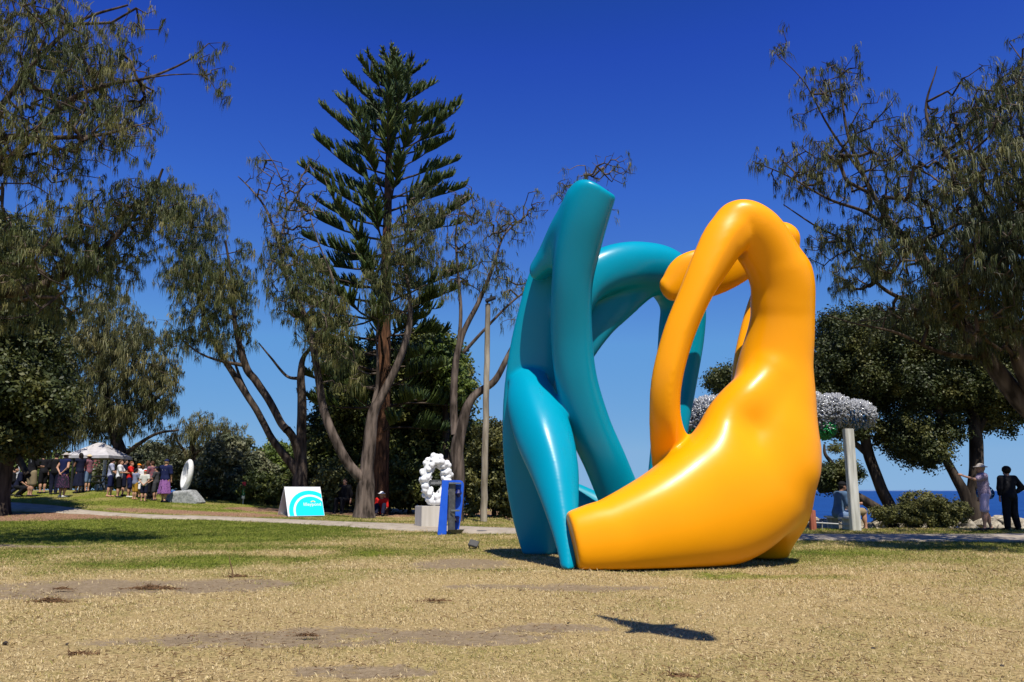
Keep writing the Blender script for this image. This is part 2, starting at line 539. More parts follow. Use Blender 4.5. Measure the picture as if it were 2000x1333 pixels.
# low far shore
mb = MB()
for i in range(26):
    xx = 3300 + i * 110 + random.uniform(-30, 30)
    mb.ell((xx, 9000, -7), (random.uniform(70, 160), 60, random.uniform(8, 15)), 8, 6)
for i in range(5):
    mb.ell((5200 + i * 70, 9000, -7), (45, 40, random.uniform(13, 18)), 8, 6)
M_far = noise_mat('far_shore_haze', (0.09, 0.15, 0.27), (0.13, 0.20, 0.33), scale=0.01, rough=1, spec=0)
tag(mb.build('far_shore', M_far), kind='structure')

# ------------------------------------------------------------------ grass blades (scattered over the ground)
def grass_material():
    m, n, l, b = new_mat('grass_blades', 0.7, 0.2)
    at_ = n.new('ShaderNodeAttribute'); at_.attribute_type = 'INSTANCER'; at_.attribute_name = 'pg'
    rn = n.new('ShaderNodeAttribute'); rn.attribute_type = 'INSTANCER'; rn.attribute_name = 'pr'
    vv = n.new('ShaderNodeAttribute'); vv.attribute_name = 'v'
    s = n.new('ShaderNodeMath'); s.operation = 'MULTIPLY_ADD'; s.inputs[1].default_value = 0.8; s.inputs[2].default_value = -0.4
    l.new(rn.outputs['Fac'], s.inputs[0])
    s2 = n.new('ShaderNodeMath'); s2.operation = 'MULTIPLY_ADD'; s2.inputs[1].default_value = 0.5; s2.inputs[2].default_value = -0.25
    l.new(vv.outputs['Fac'], s2.inputs[0])
    a1 = n.new('ShaderNodeMath'); a1.operation = 'ADD'; l.new(s.outputs[0], a1.inputs[0]); l.new(s2.outputs[0], a1.inputs[1])
    a2 = n.new('ShaderNodeMath'); a2.operation = 'ADD'; a2.use_clamp = True; l.new(a1.outputs[0], a2.inputs[0]); l.new(at_.outputs['Fac'], a2.inputs[1])
    cr = n.new('ShaderNodeValToRGB')
    els = [(0.0, (0.66, 0.53, 0.29)), (0.30, (0.50, 0.36, 0.15)), (0.55, (0.29, 0.28, 0.07)), (0.75, (0.175, 0.205, 0.035)), (1.0, (0.105, 0.14, 0.016))]
    cr.color_ramp.elements[0].color = (*els[0][1], 1); cr.color_ramp.elements[1].color = (*els[-1][1], 1)
    for p_, c_ in els[1:-1]:
        e = cr.color_ramp.elements.new(p_); e.color = (*c_, 1)
    l.new(a2.outputs[0], cr.inputs['Fac']); l.new(cr.outputs[0], b.inputs['Base Color'])
    tr = n.new('ShaderNodeBsdfTranslucent'); l.new(cr.outputs[0], tr.inputs['Color'])
    mx = n.new('ShaderNodeMixShader'); mx.inputs[0].default_value = 0.25
    l.new(b.outputs[0], mx.inputs[1]); l.new(tr.outputs[0], mx.inputs[2]); l.new(mx.outputs[0], n['Material Output'].inputs['Surface'])
    return m
M_grass = grass_material()
def tuft_mesh(nb, rad, hmin, hmax, wid, flat, seed):
    rs = np.random.RandomState(seed)
    V = []; F3 = []; F4 = []; v = []
    for i in range(nb):
        an = rs.rand() * 6.283; r = rad * math.sqrt(rs.rand())
        b0 = np.array([r * math.cos(an), r * math.sin(an), -0.006])
        L = rs.uniform(hmin, hmax); ln = rs.rand() * 6.283
        lean = rs.uniform(0.15, flat)
        d = np.array([math.cos(ln) * lean, math.sin(ln) * lean, 1]); d /= np.linalg.norm(d)
        d2 = np.array([math.cos(ln) * lean * 2.2, math.sin(ln) * lean * 2.2, 0.6]); d2 /= np.linalg.norm(d2)
        wa = rs.rand() * 6.283; w = np.array([math.cos(wa), math.sin(wa), 0]) * wid * rs.uniform(.6, 1.2)
        m1 = b0 + d * L * .55; t = m1 + d2 * L * .45
        k = len(V)
        V += [b0 - w, b0 + w, m1 + w * .8, m1 - w * .8, t]
        F4.append((k, k + 1, k + 2, k + 3)); F3.append((k + 3, k + 2, k + 4))
        v += [rs.rand()] * 5
    return np.array(V), np.array(F4), np.array(F3), v
def grass_object(name, label_kind, tuft, density, seed, smin_, smax_):
    V, F4, F3, v = tuft
    o = mesh_from(name, V, [F4, F3], M_grass, attrs={'v': v})
    ng = bpy.data.node_groups.new(name, 'GeometryNodeTree')
    ng.interface.new_socket('Geometry', in_out='INPUT', socket_type='NodeSocketGeometry')
    ng.interface.new_socket('Geometry', in_out='OUTPUT', socket_type='NodeSocketGeometry')
    N, L = ng.nodes, ng.links
    gi = N.new('NodeGroupInput'); go = N.new('NodeGroupOutput')
    oi = N.new('GeometryNodeObjectInfo'); oi.inputs['Object'].default_value = ground; oi.transform_space = 'RELATIVE'
    dp = N.new('GeometryNodeDistributePointsOnFaces'); dp.distribute_method = 'RANDOM'; dp.inputs['Seed'].default_value = seed
    na_ = N.new('GeometryNodeInputNamedAttribute'); na_.data_type = 'FLOAT'; na_.inputs['Name'].default_value = 'dens'
    mu = N.new('ShaderNodeMath'); mu.operation = 'MULTIPLY'; mu.inputs[1].default_value = density
    L.new(na_.outputs['Attribute'], mu.inputs[0]); L.new(mu.outputs[0], dp.inputs['Density'])
    L.new(oi.outputs['Geometry'], dp.inputs['Mesh'])
    ip = N.new('GeometryNodeInstanceOnPoints')
    L.new(dp.outputs['Points'], ip.inputs['Points']); L.new(gi.outputs[0], ip.inputs['Instance'])
    rv = N.new('FunctionNodeRandomValue'); rv.data_type = 'FLOAT_VECTOR'
    rv.inputs[0].default_value = (-0.2, -0.2, 0); rv.inputs[1].default_value = (0.2, 0.2, 6.28)
    L.new(rv.outputs[0], ip.inputs['Rotation'])
    # scale grows a little with distance from the origin so that far turf still has texture
    po = N.new('GeometryNodeInputPosition'); le = N.new('ShaderNodeVectorMath'); le.operation = 'LENGTH'; L.new(po.outputs[0], le.inputs[0])
    mr = N.new('ShaderNodeMapRange'); mr.inputs['From Min'].default_value = 5; mr.inputs['From Max'].default_value = 25; mr.inputs['To Min'].default_value = 1.0; mr.inputs['To Max'].default_value = 1.9
    L.new(le.outputs['Value'], mr.inputs['Value'])
    rs_ = N.new('FunctionNodeRandomValue'); rs_.data_type = 'FLOAT'; rs_.inputs[2].default_value = smin_; rs_.inputs[3].default_value = smax_; rs_.inputs['Seed'].default_value = 5
    m2 = N.new('ShaderNodeMath'); m2.operation = 'MULTIPLY'; L.new(mr.outputs[0], m2.inputs[0]); L.new(rs_.outputs[1], m2.inputs[1])
    L.new(m2.outputs[0], ip.inputs['Scale'])
    def store(geo, nm, src):
        st = N.new('GeometryNodeStoreNamedAttribute'); st.data_type = 'FLOAT'; st.domain = 'INSTANCE'; st.inputs['Name'].default_value = nm
        L.new(geo, st.inputs['Geometry']); L.new(src, st.inputs['Value']); return st.outputs['Geometry']
    ga_ = N.new('GeometryNodeInputNamedAttribute'); ga_.data_type = 'FLOAT'; ga_.inputs['Name'].default_value = 'green'
    rr_ = N.new('FunctionNodeRandomValue'); rr_.data_type = 'FLOAT'; rr_.inputs['Seed'].default_value = 11
    g1 = store(ip.outputs['Instances'], 'pg', ga_.outputs['Attribute'])
    g2 = store(g1, 'pr', rr_.outputs[1])
    L.new(g2, go.inputs[0])
    md = o.modifiers.new('scatter', 'NODES'); md.node_group = ng
    return tag(o, label_kind, 'grass', kind='stuff')
grass_object('short_grass', 'short dry straw and green grass blades covering the lawn', tuft_mesh(16, 0.07, 0.012, 0.036, 0.0026, 1.7, 1), 300, 3, .6, 1.4)
grass_object('long_grass', 'longer sparse grass blades standing out of the lawn', tuft_mesh(7, 0.03, 0.03, 0.07, 0.0020, 1.3, 2), 26, 8, .5, 1.2)
# ------------------------------------------------------------------ the big teal and yellow sculpture
def sculpt_sdf(sweeps, lo, hi, h, floor=0.0):
    lo = np.array(lo, float); hi = np.array(hi, float)
    n = np.ceil((hi - lo) / h).astype(int) + 1
    X = (lo[0] + np.arange(n[0]) * h).astype(np.float32)
    Y = (lo[1] + np.arange(n[1]) * h).astype(np.float32)
    Z = (lo[2] + np.arange(n[2]) * h).astype(np.float32)
    F = np.full(tuple(n), 1.0, np.float32)
    camp = np.array([0, 0, CAM_H])
    for sw in sweeps:
        ctrl, k = sw['c'], sw.get('k', 0.1)
        p = sw.get('p', 2.0); caps = sw.get('cap', ('round', 'round')); sub = sw.get('sub', 12)
        pts = []
        for c in ctrl:
            c = tuple(c) + (0,) * (6 - len(c))
            q = at(c[0], c[1], c[2])
            pts.append([q[0], q[1], q[2], c[3] * pxm(c[2]), c[4], c[5]])
        P = catmull(pts, sub)
        C = P[:, :3]; w = np.maximum(P[:, 3], 0.02); t = np.maximum(P[:, 4], 0.02); phi = np.radians(P[:, 5])
        T = np.gradient(C, axis=0); T /= np.linalg.norm(T, axis=1)[:, None]
        Vw = C - camp; Vw /= np.linalg.norm(Vw, axis=1)[:, None]
        S = np.cross(T, Vw); S /= np.linalg.norm(S, axis=1)[:, None]
        D = np.cross(S, T)
        cphi, sphi = np.cos(phi)[:, None], np.sin(phi)[:, None]
        S, D = S * cphi + D * sphi, D * cphi - S * sphi
        mg = 0.42
        bestd = np.full(tuple(n), 1e9, np.float32)
        G = np.full(tuple(n), 1.0, np.float32)
        ns = len(C) - 1
        for i in range(ns):
            a, b = C[i], C[i + 1]
            r = max(w[i], w[i + 1], t[i], t[i + 1]) + mg
            i0 = np.maximum(np.floor((np.minimum(a, b) - r - lo) / h).astype(int), 0)
            i1 = np.minimum(np.ceil((np.maximum(a, b) + r - lo) / h).astype(int) + 1, n)
            if (i1 <= i0).any(): continue
            sl = tuple(slice(i0[j], i1[j]) for j in range(3))
            x = X[sl[0]][:, None, None] - np.float32(a[0]); y = Y[sl[1]][None, :, None] - np.float32(a[1]); z = Z[sl[2]][None, None, :] - np.float32(a[2])
            ab = b - a; L2 = ab @ ab; L = math.sqrt(L2)
            s = (x * ab[0] + y * ab[1] + z * ab[2]) / L2
            sc_ = np.clip(s, 0, 1)
            dx = x - sc_ * ab[0]; dy = y - sc_ * ab[1]; dz = z - sc_ * ab[2]
            d2 = dx * dx + dy * dy + dz * dz
            Si = S[i]; Di = D[i]; Ti = T[i]; Sj = S[i + 1]; Dj = D[i + 1]
            SS = Si[None, :] + 0; 
            u = (dx * Si[0] + dy * Si[1] + dz * Si[2]) * (1 - sc_) + (dx * Sj[0] + dy * Sj[1] + dz * Sj[2]) * sc_
            v = (dx * Di[0] + dy * Di[1] + dz * Di[2]) * (1 - sc_) + (dx * Dj[0] + dy * Dj[1] + dz * Dj[2]) * sc_
            wi = w[i] + (w[i + 1] - w[i]) * sc_; ti = t[i] + (t[i + 1] - t[i]) * sc_
            uu = np.abs(u) / wi + 1e-4; vv = np.abs(v) / ti + 1e-4
            e = (uu ** p + vv ** p)
            g2 = (uu ** (p - 1) / wi) ** 2 + (vv ** (p - 1) / ti) ** 2
            over = None
            if i == 0: over = np.maximum(-s, 0) * L
            if i == ns - 1: over = np.maximum(s - 1, 0) * L
            flat = None
            if over is not None:
                cp = caps[0] if i == 0 else caps[1]
                if cp == 'flat': flat = over
                else:
                    rr = np.minimum(wi, ti)
                    oo = over / rr
                    e = e + oo ** p; g2 = g2 + (oo ** (p - 1) / rr) ** 2
            e1 = e ** (1 / p)
            sd = (e1 - 1) / (e1 ** (1 - p) * np.sqrt(g2) + 1e-6)
            if flat is not None:
                fl = (-s * L) if i == 0 else ((s - 1) * L)
                sd = -smin(-sd, -fl, 0.05)
            bd = bestd[sl]; gg = G[sl]
            m = d2 < bd
            gg[m] = sd[m]; bd[m] = d2[m]
        if 'cut' in sw:
            for (ax_, ay_), (bx_, by_), yy_ in sw['cut']:
                A = at(ax_, ay_, yy_); B = at(bx_, by_, yy_)
                nn = np.cross(B - A, A - camp); nn /= np.linalg.norm(nn)
                if nn[2] < 0: nn = -nn
                pl = (X[:, None, None] - A[0]) * nn[0] + (Y[None, :, None] - A[1]) * nn[1] + (Z[None, None, :] - A[2]) * nn[2]
                G = -smin(-G, -pl, 0.03 if yy_ < 10.99 else 0.12)
        if sw.get('sub_', False):
            F = -smin(-F, G, k)
        else:
            F = smin(F, G, k)
    # everything stands on a flat base
    fl = (floor - Z)[None, None, :]
    F = -smin(-F, np.broadcast_to(-fl, F.shape), 0.03)
    F[0], F[-1] = 1, 1; F[:, 0], F[:, -1] = 1, 1; F[:, :, 0], F[:, :, -1] = 1, 1
    return F.astype(np.float32), lo

Q = 0
YELLOW = [
    # boot, lying on the grass and curving back and up
    dict(k=0.05, p=2.25, cap=('flat', 'round'), c=[
        (1117, 1062, 10.52, 60, .28), (1160, 1054, 10.56, 68, .33), (1205, 1046, 10.62, 76, .39, -2), (1300, 1018, 10.80, 100, .50, -6), (1385, 984, 11.05, 125, .58, -12),
        (1448, 948, 11.28, 124, .62, -14), (1490, 910, 11.48, 96, .60, -10)]),
    # belly and neck up to the arch
    dict(k=0.16, p=2.0, c=[(1482, 975, 11.6, 90, .55), (1482, 915, 11.55, 110, .68), (1492, 850, 11.55, 107, .66), (1508, 780, 11.55, 84, .54), (1514, 715, 11.50, 73, .42),
        (1525, 650, 11.45, 65, .38), (1530, 590, 11.38, 60, .36), (1526, 535, 11.3, 58, .35)]),
    dict(k=0.10, p=2.2, c=[(1526, 590, 11.38, 58, .34), (1527, 550, 11.3, 60, .34), (1502, 497, 11.2, 58, .33), (1472, 456, 11.08, 58, .30), (1444, 440, 11.0, 52, .26), (1420, 465, 10.95, 44, .22)]),
    # slim front leg
    dict(k=0.045, p=1.5, c=[(1444, 432, 11.0, 42, .26, 14), (1416, 466, 10.93, 47, .26, 14), (1388, 515, 10.88, 42, .25, 16), (1358, 575, 10.85, 35, .24, 18), (1325, 655, 10.85, 33, .23, 18), (1303, 740, 10.88, 32, .23, 18), (1299, 810, 11.0, 32, .23, 16),
        (1308, 870, 11.22, 40, .22, 12), (1330, 940, 11.45, 56, .2, 8)]),
    # rear foot
    dict(k=0.22, c=[(1490, 900, 11.6, 90, .5), (1498, 980, 11.9, 84, .42), (1490, 1045, 12.15, 62, .34), (1487, 1100, 12.25, 42, .24)]),
    # rear limb from the small top knob down into the belly
    dict(k=0.10, c=[(1532, 466, 12.25, 31, .22), (1520, 540, 12.4, 40, .2), (1497, 620, 12.4, 44, .18), (1478, 700, 12.2, 44, .2), (1475, 780, 11.9, 50, .25)]),
    # shoulder bump
    dict(k=0.18, c=[(1396, 915, 11.15, 56, .42), (1408, 868, 11.2, 54, .42), (1428, 820, 11.25, 50, .36), (1462, 782, 11.28, 50, .36), (1500, 735, 11.36, 38, .28)]),
    # rear tongue reaching left over the teal arch
    dict(k=0.10, cap=('round', 'round'), c=[(1306, 566, 12.1, 27, .12), (1345, 543, 12.1, 50, .15), (1400, 527, 12.1, 50, .16), (1460, 500, 12.15, 42, .16), (1528, 462, 12.25, 30, .2)]),
]
TEAL = [
    # main column, its top sliced off at a slant
    dict(k=0.06, p=2.2, cap=('flat', 'round'), cut=[((1146, 346), (1204, 384), 10.75), ((1104, 376), (1136, 342), 11.0), ((1104, 347), (1200, 347), 11.0)], c=[
        (1175, 322, 10.72, 49, .26), (1159, 370, 10.80, 50, .28), (1143, 425, 10.93, 49, .30), (1127, 490, 11.12, 47, .32), (1117, 560, 11.28, 42, .30), (1116, 650, 11.50, 42, .28),
        (1125, 740, 11.68, 42, .26), (1150, 830, 11.88, 43, .25), (1181, 900, 12.02, 42, .22), (1210, 970, 12.16, 42, .2), (1240, 1040, 12.28, 42, .2), (1260, 1100, 12.36, 42, .2)]),
    # hood joining column and outer sheet
    dict(k=0.12, c=[(1140, 395, 10.95, 38, .24), (1113, 450, 11.2, 42, .26), (1088, 492, 11.6, 36, .36), (1060, 522, 11.85, 24, .34)]),
    # outer sheet, left
    dict(k=0.05, p=2.8, c=[
        (1108, 478, 12.0, 40, .10), (1082, 540, 12.15, 50, .10), (1060, 620, 12.25, 52, .10), (1045, 700, 12.35, 54, .10), (1033, 780, 12.45, 51, .12),
        (1027, 860, 12.55, 46, .14), (1033, 940, 12.65, 45, .12), (1047, 1020, 12.75, 43, .12), (1060, 1100, 12.85, 32, .12)]),
    # front tooth
    dict(k=0.035, p=1.6, c=[(1030, 738, 12.3, 38, .16), (1040, 785, 11.95, 52, .30), (1062, 850, 11.55, 57, .36), (1083, 920, 11.2, 48, .30), (1098, 1000, 10.85, 33, .20),
                    (1107, 1065, 10.6, 22, .13), (1111, 1125, 10.42, 13, .09)]),
    # arch
    dict(k=0.03, p=2.2, c=[(1110, 612, 12.2, 40, .2), (1140, 556, 12.25, 46, .26), (1192, 527, 12.4, 49, .30), (1250, 521, 12.65, 51, .33), (1303, 538, 12.9, 52, .32), (1332, 590, 13.1, 46, .28),
                    (1331, 650, 13.15, 46, .25), (1322, 730, 13.15, 42, .22), (1312, 810, 13.1, 37, .20), (1303, 880, 13.05, 33, .18), (1292, 950, 13.0, 28, .16), (1285, 1050, 12.95, 24, .14)]),
    # web under the arch
    dict(k=0.10, c=[(1275, 550, 12.8, 26, .12), (1215, 578, 12.65, 44, .14), (1158, 628, 12.6, 46, .14), (1110, 700, 12.6, 44, .14), (1075, 790, 12.6, 40, .12), (1050, 870, 12.6, 40, .12)]),
    # low link behind
    dict(k=0.05, c=[(1050, 955, 12.8, 34, .14), (1110, 978, 12.8, 38, .16), (1160, 1003, 12.75, 40, .16), (1230, 1045, 12.6, 42, .16)]),
]
def paint_mat(name, base, rough=0.3, spec=0.5):
    m, n, l, b = new_mat(name, rough, spec)
    ge = n.new('ShaderNodeNewGeometry')
    nz = n.new('ShaderNodeTexNoise'); nz.inputs['Scale'].default_value = 1.7; nz.inputs['Detail'].default_value = 6
    l.new(ge.outputs['Position'], nz.inputs['Vector'])
    mx = n.new('ShaderNodeMixRGB'); mx.inputs[1].default_value = (*[c * 0.94 for c in base], 1); mx.inputs[2].default_value = (*[min(1, c * 1.05) for c in base], 1)
    l.new(nz.outputs['Fac'], mx.inputs[0]); l.new(mx.outputs[0], b.inputs['Base Color'])
    n2 = n.new('ShaderNodeTexNoise'); n2.inputs['Scale'].default_value = 9; n2.inputs['Detail'].default_value = 5
    l.new(ge.outputs['Position'], n2.inputs['Vector'])
    mr = n.new('ShaderNodeMapRange'); mr.inputs['To Min'].default_value = rough - 0.05; mr.inputs['To Max'].default_value = rough + 0.06
    l.new(n2.outputs['Fac'], mr.inputs['Value']); l.new(mr.outputs[0], b.inputs['Roughness'])
    b.inputs['Coat Weight'].default_value = 0.03
    b.inputs['Coat Roughness'].default_value = 0.12
    return m
M_yel = paint_mat('yellow_paint', (0.95, 0.36, 0.001), 0.32, 0.24)
M_teal = paint_mat('teal_paint', (0.0, 0.285, 0.415), 0.30, 0.25)
SCH = 0.022
sculpture = empty('abstract_sculpture', (2.0, 11.4, 0))
tag(sculpture, 'tall abstract sculpture of smooth looping teal and yellow forms on the dry lawn', 'sculpture')
for nm, sw, mt in (('yellow_form', YELLOW, M_yel), ('teal_form', TEAL, M_teal)):
    pts = np.array([list(at(c[0], c[1], c[2])) + [max(c[3] * pxm(c[2]), c[4])] for s in sw for c in s['c']])
    lo = (pts[:, :3] - pts[:, 3:] - 0.12).min(0); hi = (pts[:, :3] + pts[:, 3:] + 0.12).max(0)
    lo[2] = -0.1
    F, org = sculpt_sdf(sw, lo, hi, SCH, 0.015)
    V, Qd = surface_nets(F, org, SCH)
    lab = np.arange(len(V))
    while True:
        old = lab.copy(); m_ = lab[Qd].min(1)
        np.minimum.at(lab, Qd.ravel(), np.repeat(m_, 4)); lab = lab[lab]
        if (lab == old).all(): break
    big = np.bincount(lab).argmax(); Qd = Qd[lab[Qd[:, 0]] == big]
    used = np.zeros(len(V), bool); used[Qd.ravel()] = True; remap = np.cumsum(used) - 1; V = V[used]; Qd = remap[Qd]
    V = laplace(V, Qd, 9, 0.5)
    o = mesh_from(nm, V - np.array([2.0, 11.4, 0]), Qd, mt, sculpture, smooth_sh=True)
    tag(o, 'glossy yellow looping form' if 'yellow' in nm else 'glossy teal columns and arch')
# ------------------------------------------------------------------ trees
def unit(v):
    return v / (np.linalg.norm(v, axis=-1, keepdims=True) + 1e-9)

def frusta(A, B, ra, rb, n):
    """prisms between points A and B (m,3)"""
    m = len(A)
    t = unit(B - A)
    ref = np.tile(np.array([0.21, 0.11, 0.97]), (m, 1))
    flat = np.abs((t * ref).sum(1)) > 0.95
    ref[flat] = (1, 0, 0)
    a = unit(np.cross(t, ref)); b = np.cross(t, a)
    ang = np.arange(n) * 2 * math.pi / n
    ca, sa = np.cos(ang)[None, :, None], np.sin(ang)[None, :, None]
    ring = a[:, None] * ca + b[:, None] * sa
    lo = A[:, None] + ring * ra[:, None, None]
    hi = B[:, None] + ring * rb[:, None, None]
    V = np.concatenate([lo, hi], 1).reshape(-1, 3)
    base = (np.arange(m) * 2 * n)[:, None]
    k = np.arange(n)[None]; k2 = (k + 1) % n
    F = np.stack([base + k, base + k2, base + k2 + n, base + k + n], -1).reshape(-1, 4)
    return V, F

def limb_mesh(P, R, n=10, rs=None, knob=0.12):
    """smooth tapering limb with an uneven surface"""
    m = len(P)
    T = unit(np.gradient(P, axis=0))
    a = unit(np.cross(T, np.tile(np.array([0.3, 0.9, 0.1]), (m, 1)))); b = np.cross(T, a)
    ang = np.arange(n) * 2 * math.pi / n
    s = np.cumsum(np.r_[0, np.linalg.norm(np.diff(P, axis=0), axis=1)])
    ph = rs.rand(6) * 6
    wob = 1 + knob * (np.sin(ang[None] * 2 + s[:, None] * 1.3 + ph[0]) * .5 + np.sin(ang[None] * 3 - s[:, None] * 2.9 + ph[1]) * .35 + np.sin(ang[None] * 5 + s[:, None] * 7 + ph[2]) * .2)
    V = P[:, None] + (a[:, None] * np.cos(ang)[None, :, None] + b[:, None] * np.sin(ang)[None, :, None]) * (R[:, None] * wob)[..., None]
    V = V.reshape(-1, 3)
    i = np.arange(m - 1)[:, None] * n; k = np.arange(n)[None]; k2 = (k + 1) % n
    F = np.stack([i + k, i + k2, i + n + k2, i + n + k], -1).reshape(-1, 4)
    return V, F

def grow(limbs, crowns, rs, bare=False, sag=0.0, step=0.35, steps=5):
    """limbs: [ (n,4) arrays ]. crowns: (px,py,rx,ry,Y,rY,count[,leafy]).  Nearest-branch growth towards points inside the crown ellipses."""
    nodes = []; parent = []; rad = []; islimb = []
    for Lp in limbs:
        prev = -1
        if nodes:
            d = np.linalg.norm(np.array(nodes) - Lp[0, :3], axis=1); prev = int(d.argmin())
        for q in Lp:
            nodes.append(q[:3]); parent.append(prev); rad.append(q[3]); islimb.append(True); prev = len(nodes) - 1
    nl = len(nodes)
    att = []; leafy = []
    for c in crowns:
        px, py, rx, ry, Y, rY, cnt = c[:7]; lf = c[7] if len(c) > 7 else 1.0
        cc = at(px, py, Y); s = pxm(Y)
        dirs = unit(rs.randn(cnt, 3)); r = rs.rand(cnt) ** 0.38
        P = cc + dirs * r[:, None] * np.array([rx * s, rY, ry * s])
        att.append(P); leafy += list(np.where(rs.rand(cnt) < lf, 1, 0))
    if not att: return np.array(nodes), parent, rad, nl, [], []
    att = np.concatenate(att); leafy = np.array(leafy)
    N = np.zeros((nl + len(att) * (steps + 1), 3)); N[:nl] = np.array(nodes); cnt_ = nl
    d0 = np.array([np.linalg.norm(N[:nl] - a, axis=1).min() for a in att])
    order = np.argsort(d0)
    tips = []; sprays = []
    for oi in order:
        a = att[oi]
        d = N[:cnt_] - a
        dist = np.sqrt((d * d).sum(1)) + 0.35 * np.maximum(d[:, 2], 0)
        j = int(dist.argmin())
        A = N[j]; L = np.linalg.norm(a - A)
        k = int(min(steps, max(1, L / step)))
        up = np.array([0, 0, 1.0]) * L * (0.10 - sag)
        mid = (A + a) / 2 + up + rs.randn(3) * L * 0.10
        prev = j; path = []
        for t in np.linspace(0, 1, k + 1)[1:]:
            q = A * (1 - t) ** 2 + 2 * mid * t * (1 - t) + a * t * t + (rs.randn(3) * L * 0.025 if t < 1 else 0)
            N[cnt_] = q; parent.append(prev); rad.append(0); prev = cnt_; path.append(cnt_); cnt_ += 1
        tips.append(prev)
        if leafy[oi]: sprays.append(path)
    N = N[:cnt_]
    cntn = np.zeros(cnt_)
    for t in tips: cntn[t] += 1
    for i in range(cnt_ - 1, nl - 1, -1):
        if parent[i] >= 0: cntn[parent[i]] += cntn[i]
    return N, parent, rad, nl, cntn, sprays

def branch_mesh(N, parent, rad, nl, cntn, tip=0.008, power=0.5, rmax=0.10):
    idx = np.arange(nl, len(N)); par = np.array(parent)[idx]
    rb = np.minimum(tip * np.maximum(cntn[idx], 1) ** power, rmax)
    ra = np.where(par >= nl, np.minimum(tip * np.maximum(cntn[par], 1) ** power, rmax), rb * 1.25)
    ra = np.minimum(ra, rb * 1.6)
    thin = rb < 0.02
    Vs = []; Fs = []; off = 0
    for mk, n in ((thin, 3), (~thin, 5)):
        if mk.sum() == 0: continue
        V, F = frusta(N[par[mk]], N[idx[mk]], ra[mk], rb[mk], n)
        Vs.append(V); Fs.append(F + off); off += len(V)
    return np.concatenate(Vs), np.concatenate(Fs)

def strands(P, n, L, spread, wid, rs, jit=0.05):
    """brush-like needle sprays hanging from points P; every spray has its own size and lean"""
    k = len(P)
    size = rs.uniform(.45, 1.25, k) ; lean = rs.rand(k) * 6.283; la = rs.uniform(0, .55, k)
    sh = np.stack([np.cos(lean) * la, np.sin(lean) * la, rs.uniform(-.1, .25, k)], 1)
    m = k * n
    B = np.repeat(P, n, 0) + rs.randn(m, 3) * jit * np.repeat(size, n)[:, None] * np.array([1, 1, 1.3])
    an = rs.rand(m) * 6.283
    out = np.stack([np.cos(an), np.sin(an), rs.uniform(-0.3, 0.5, m)], 1) * (spread * rs.rand(m) ** 0.8)[:, None] + np.repeat(sh, n, 0)
    Ls = (L * rs.uniform(.45, 1.1, m) * np.repeat(size, n))[:, None]
    p1 = B + out * Ls * .50 + np.array([0, 0, -0.22]) * Ls
    p2 = p1 + out * Ls * .18 + np.array([0, 0, -0.62]) * Ls + rs.randn(m, 3) * Ls * .07
    wa = rs.rand(m) * 3.1416
    w = np.stack([np.cos(wa), np.sin(wa), np.zeros(m)], 1) * (wid * rs.uniform(.6, 1.3, m))[:, None]
    V = np.stack([B - w * .6, B + w * .6, p1 + w, p1 - w, p2], 1).reshape(-1, 3)
    b = (np.arange(m) * 5)[:, None]
    F4 = b + np.array([[0, 1, 2, 3]]); F3 = b + np.array([[3, 2, 4]])
    tv = np.repeat(rs.rand(k), n) * .7 + rs.rand(m) * .3
    return V, F4, F3, np.repeat(tv, 5)

def leaf_balls(P, n, rad, size, rs, squash=0.8, tri=True):
    """clumps of small leaves around points P"""
    m = len(P) * n
    d = unit(rs.randn(m, 3)); r = rs.rand(m) ** 0.45
    cs = np.repeat(rs.uniform(.45, 1.35, (len(P), 3)), n, 0)
    C = np.repeat(P, n, 0) + d * (r * rad * rs.uniform(.7, 1.2, m))[:, None] * np.array([1, 1, squash]) * cs
    nrm = unit(d + rs.randn(m, 3) * .6 + np.array([0, 0, .35]))
    a = unit(np.cross(nrm, rs.randn(m, 3))); b = np.cross(nrm, a)
    s = (size * rs.uniform(.6, 1.35, m))[:, None]
    V = np.stack([C + a * s, C + b * s * .55, C - a * s, C - b * s * .55], 1).reshape(-1, 3)
    F = np.arange(m * 4).reshape(-1, 4)
    tv = np.repeat(rs.rand(len(P)), n) * .55 + rs.rand(m) * .45
    return V, F, np.repeat(tv, 4)

def bark_mat(name, c1, c2, scale=3.0):
    return noise_mat(name, c1, c2, scale=scale, rough=0.95, spec=0.1, bump=0.6, detail=8, stretch=(2.2, 2.2, 0.45), lo=0.38, hi=0.66, coords='World')
M_bark = bark_mat('grey_bark', (0.025, 0.019, 0.015), (0.125, 0.095, 0.075))
M_bark_pale = bark_mat('pale_bark', (0.030, 0.023, 0.018), (0.175, 0.135, 0.11))
M_bark_dark = bark_mat('dark_bark', (0.022, 0.017, 0.014), (0.085, 0.065, 0.05))
M_bark_red = bark_mat('red_brown_bark', (0.035, 0.019, 0.012), (0.16, 0.078, 0.042), 5.0)
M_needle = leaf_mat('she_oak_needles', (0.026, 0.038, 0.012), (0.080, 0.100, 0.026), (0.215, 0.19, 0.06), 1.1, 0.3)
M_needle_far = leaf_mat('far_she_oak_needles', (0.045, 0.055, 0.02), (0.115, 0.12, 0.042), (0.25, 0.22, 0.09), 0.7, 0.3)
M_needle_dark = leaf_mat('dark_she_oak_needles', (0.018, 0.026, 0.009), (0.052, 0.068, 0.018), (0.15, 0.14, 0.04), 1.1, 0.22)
M_pine = leaf_mat('pine_leaf', (0.012, 0.028, 0.008), (0.040, 0.070, 0.014), (0.11, 0.14, 0.032), 0.9, 0.15)
M_ever = leaf_mat('evergreen_leaf', (0.022, 0.036, 0.009), (0.070, 0.092, 0.022), (0.19, 0.19, 0.045), 0.9, 0.2)
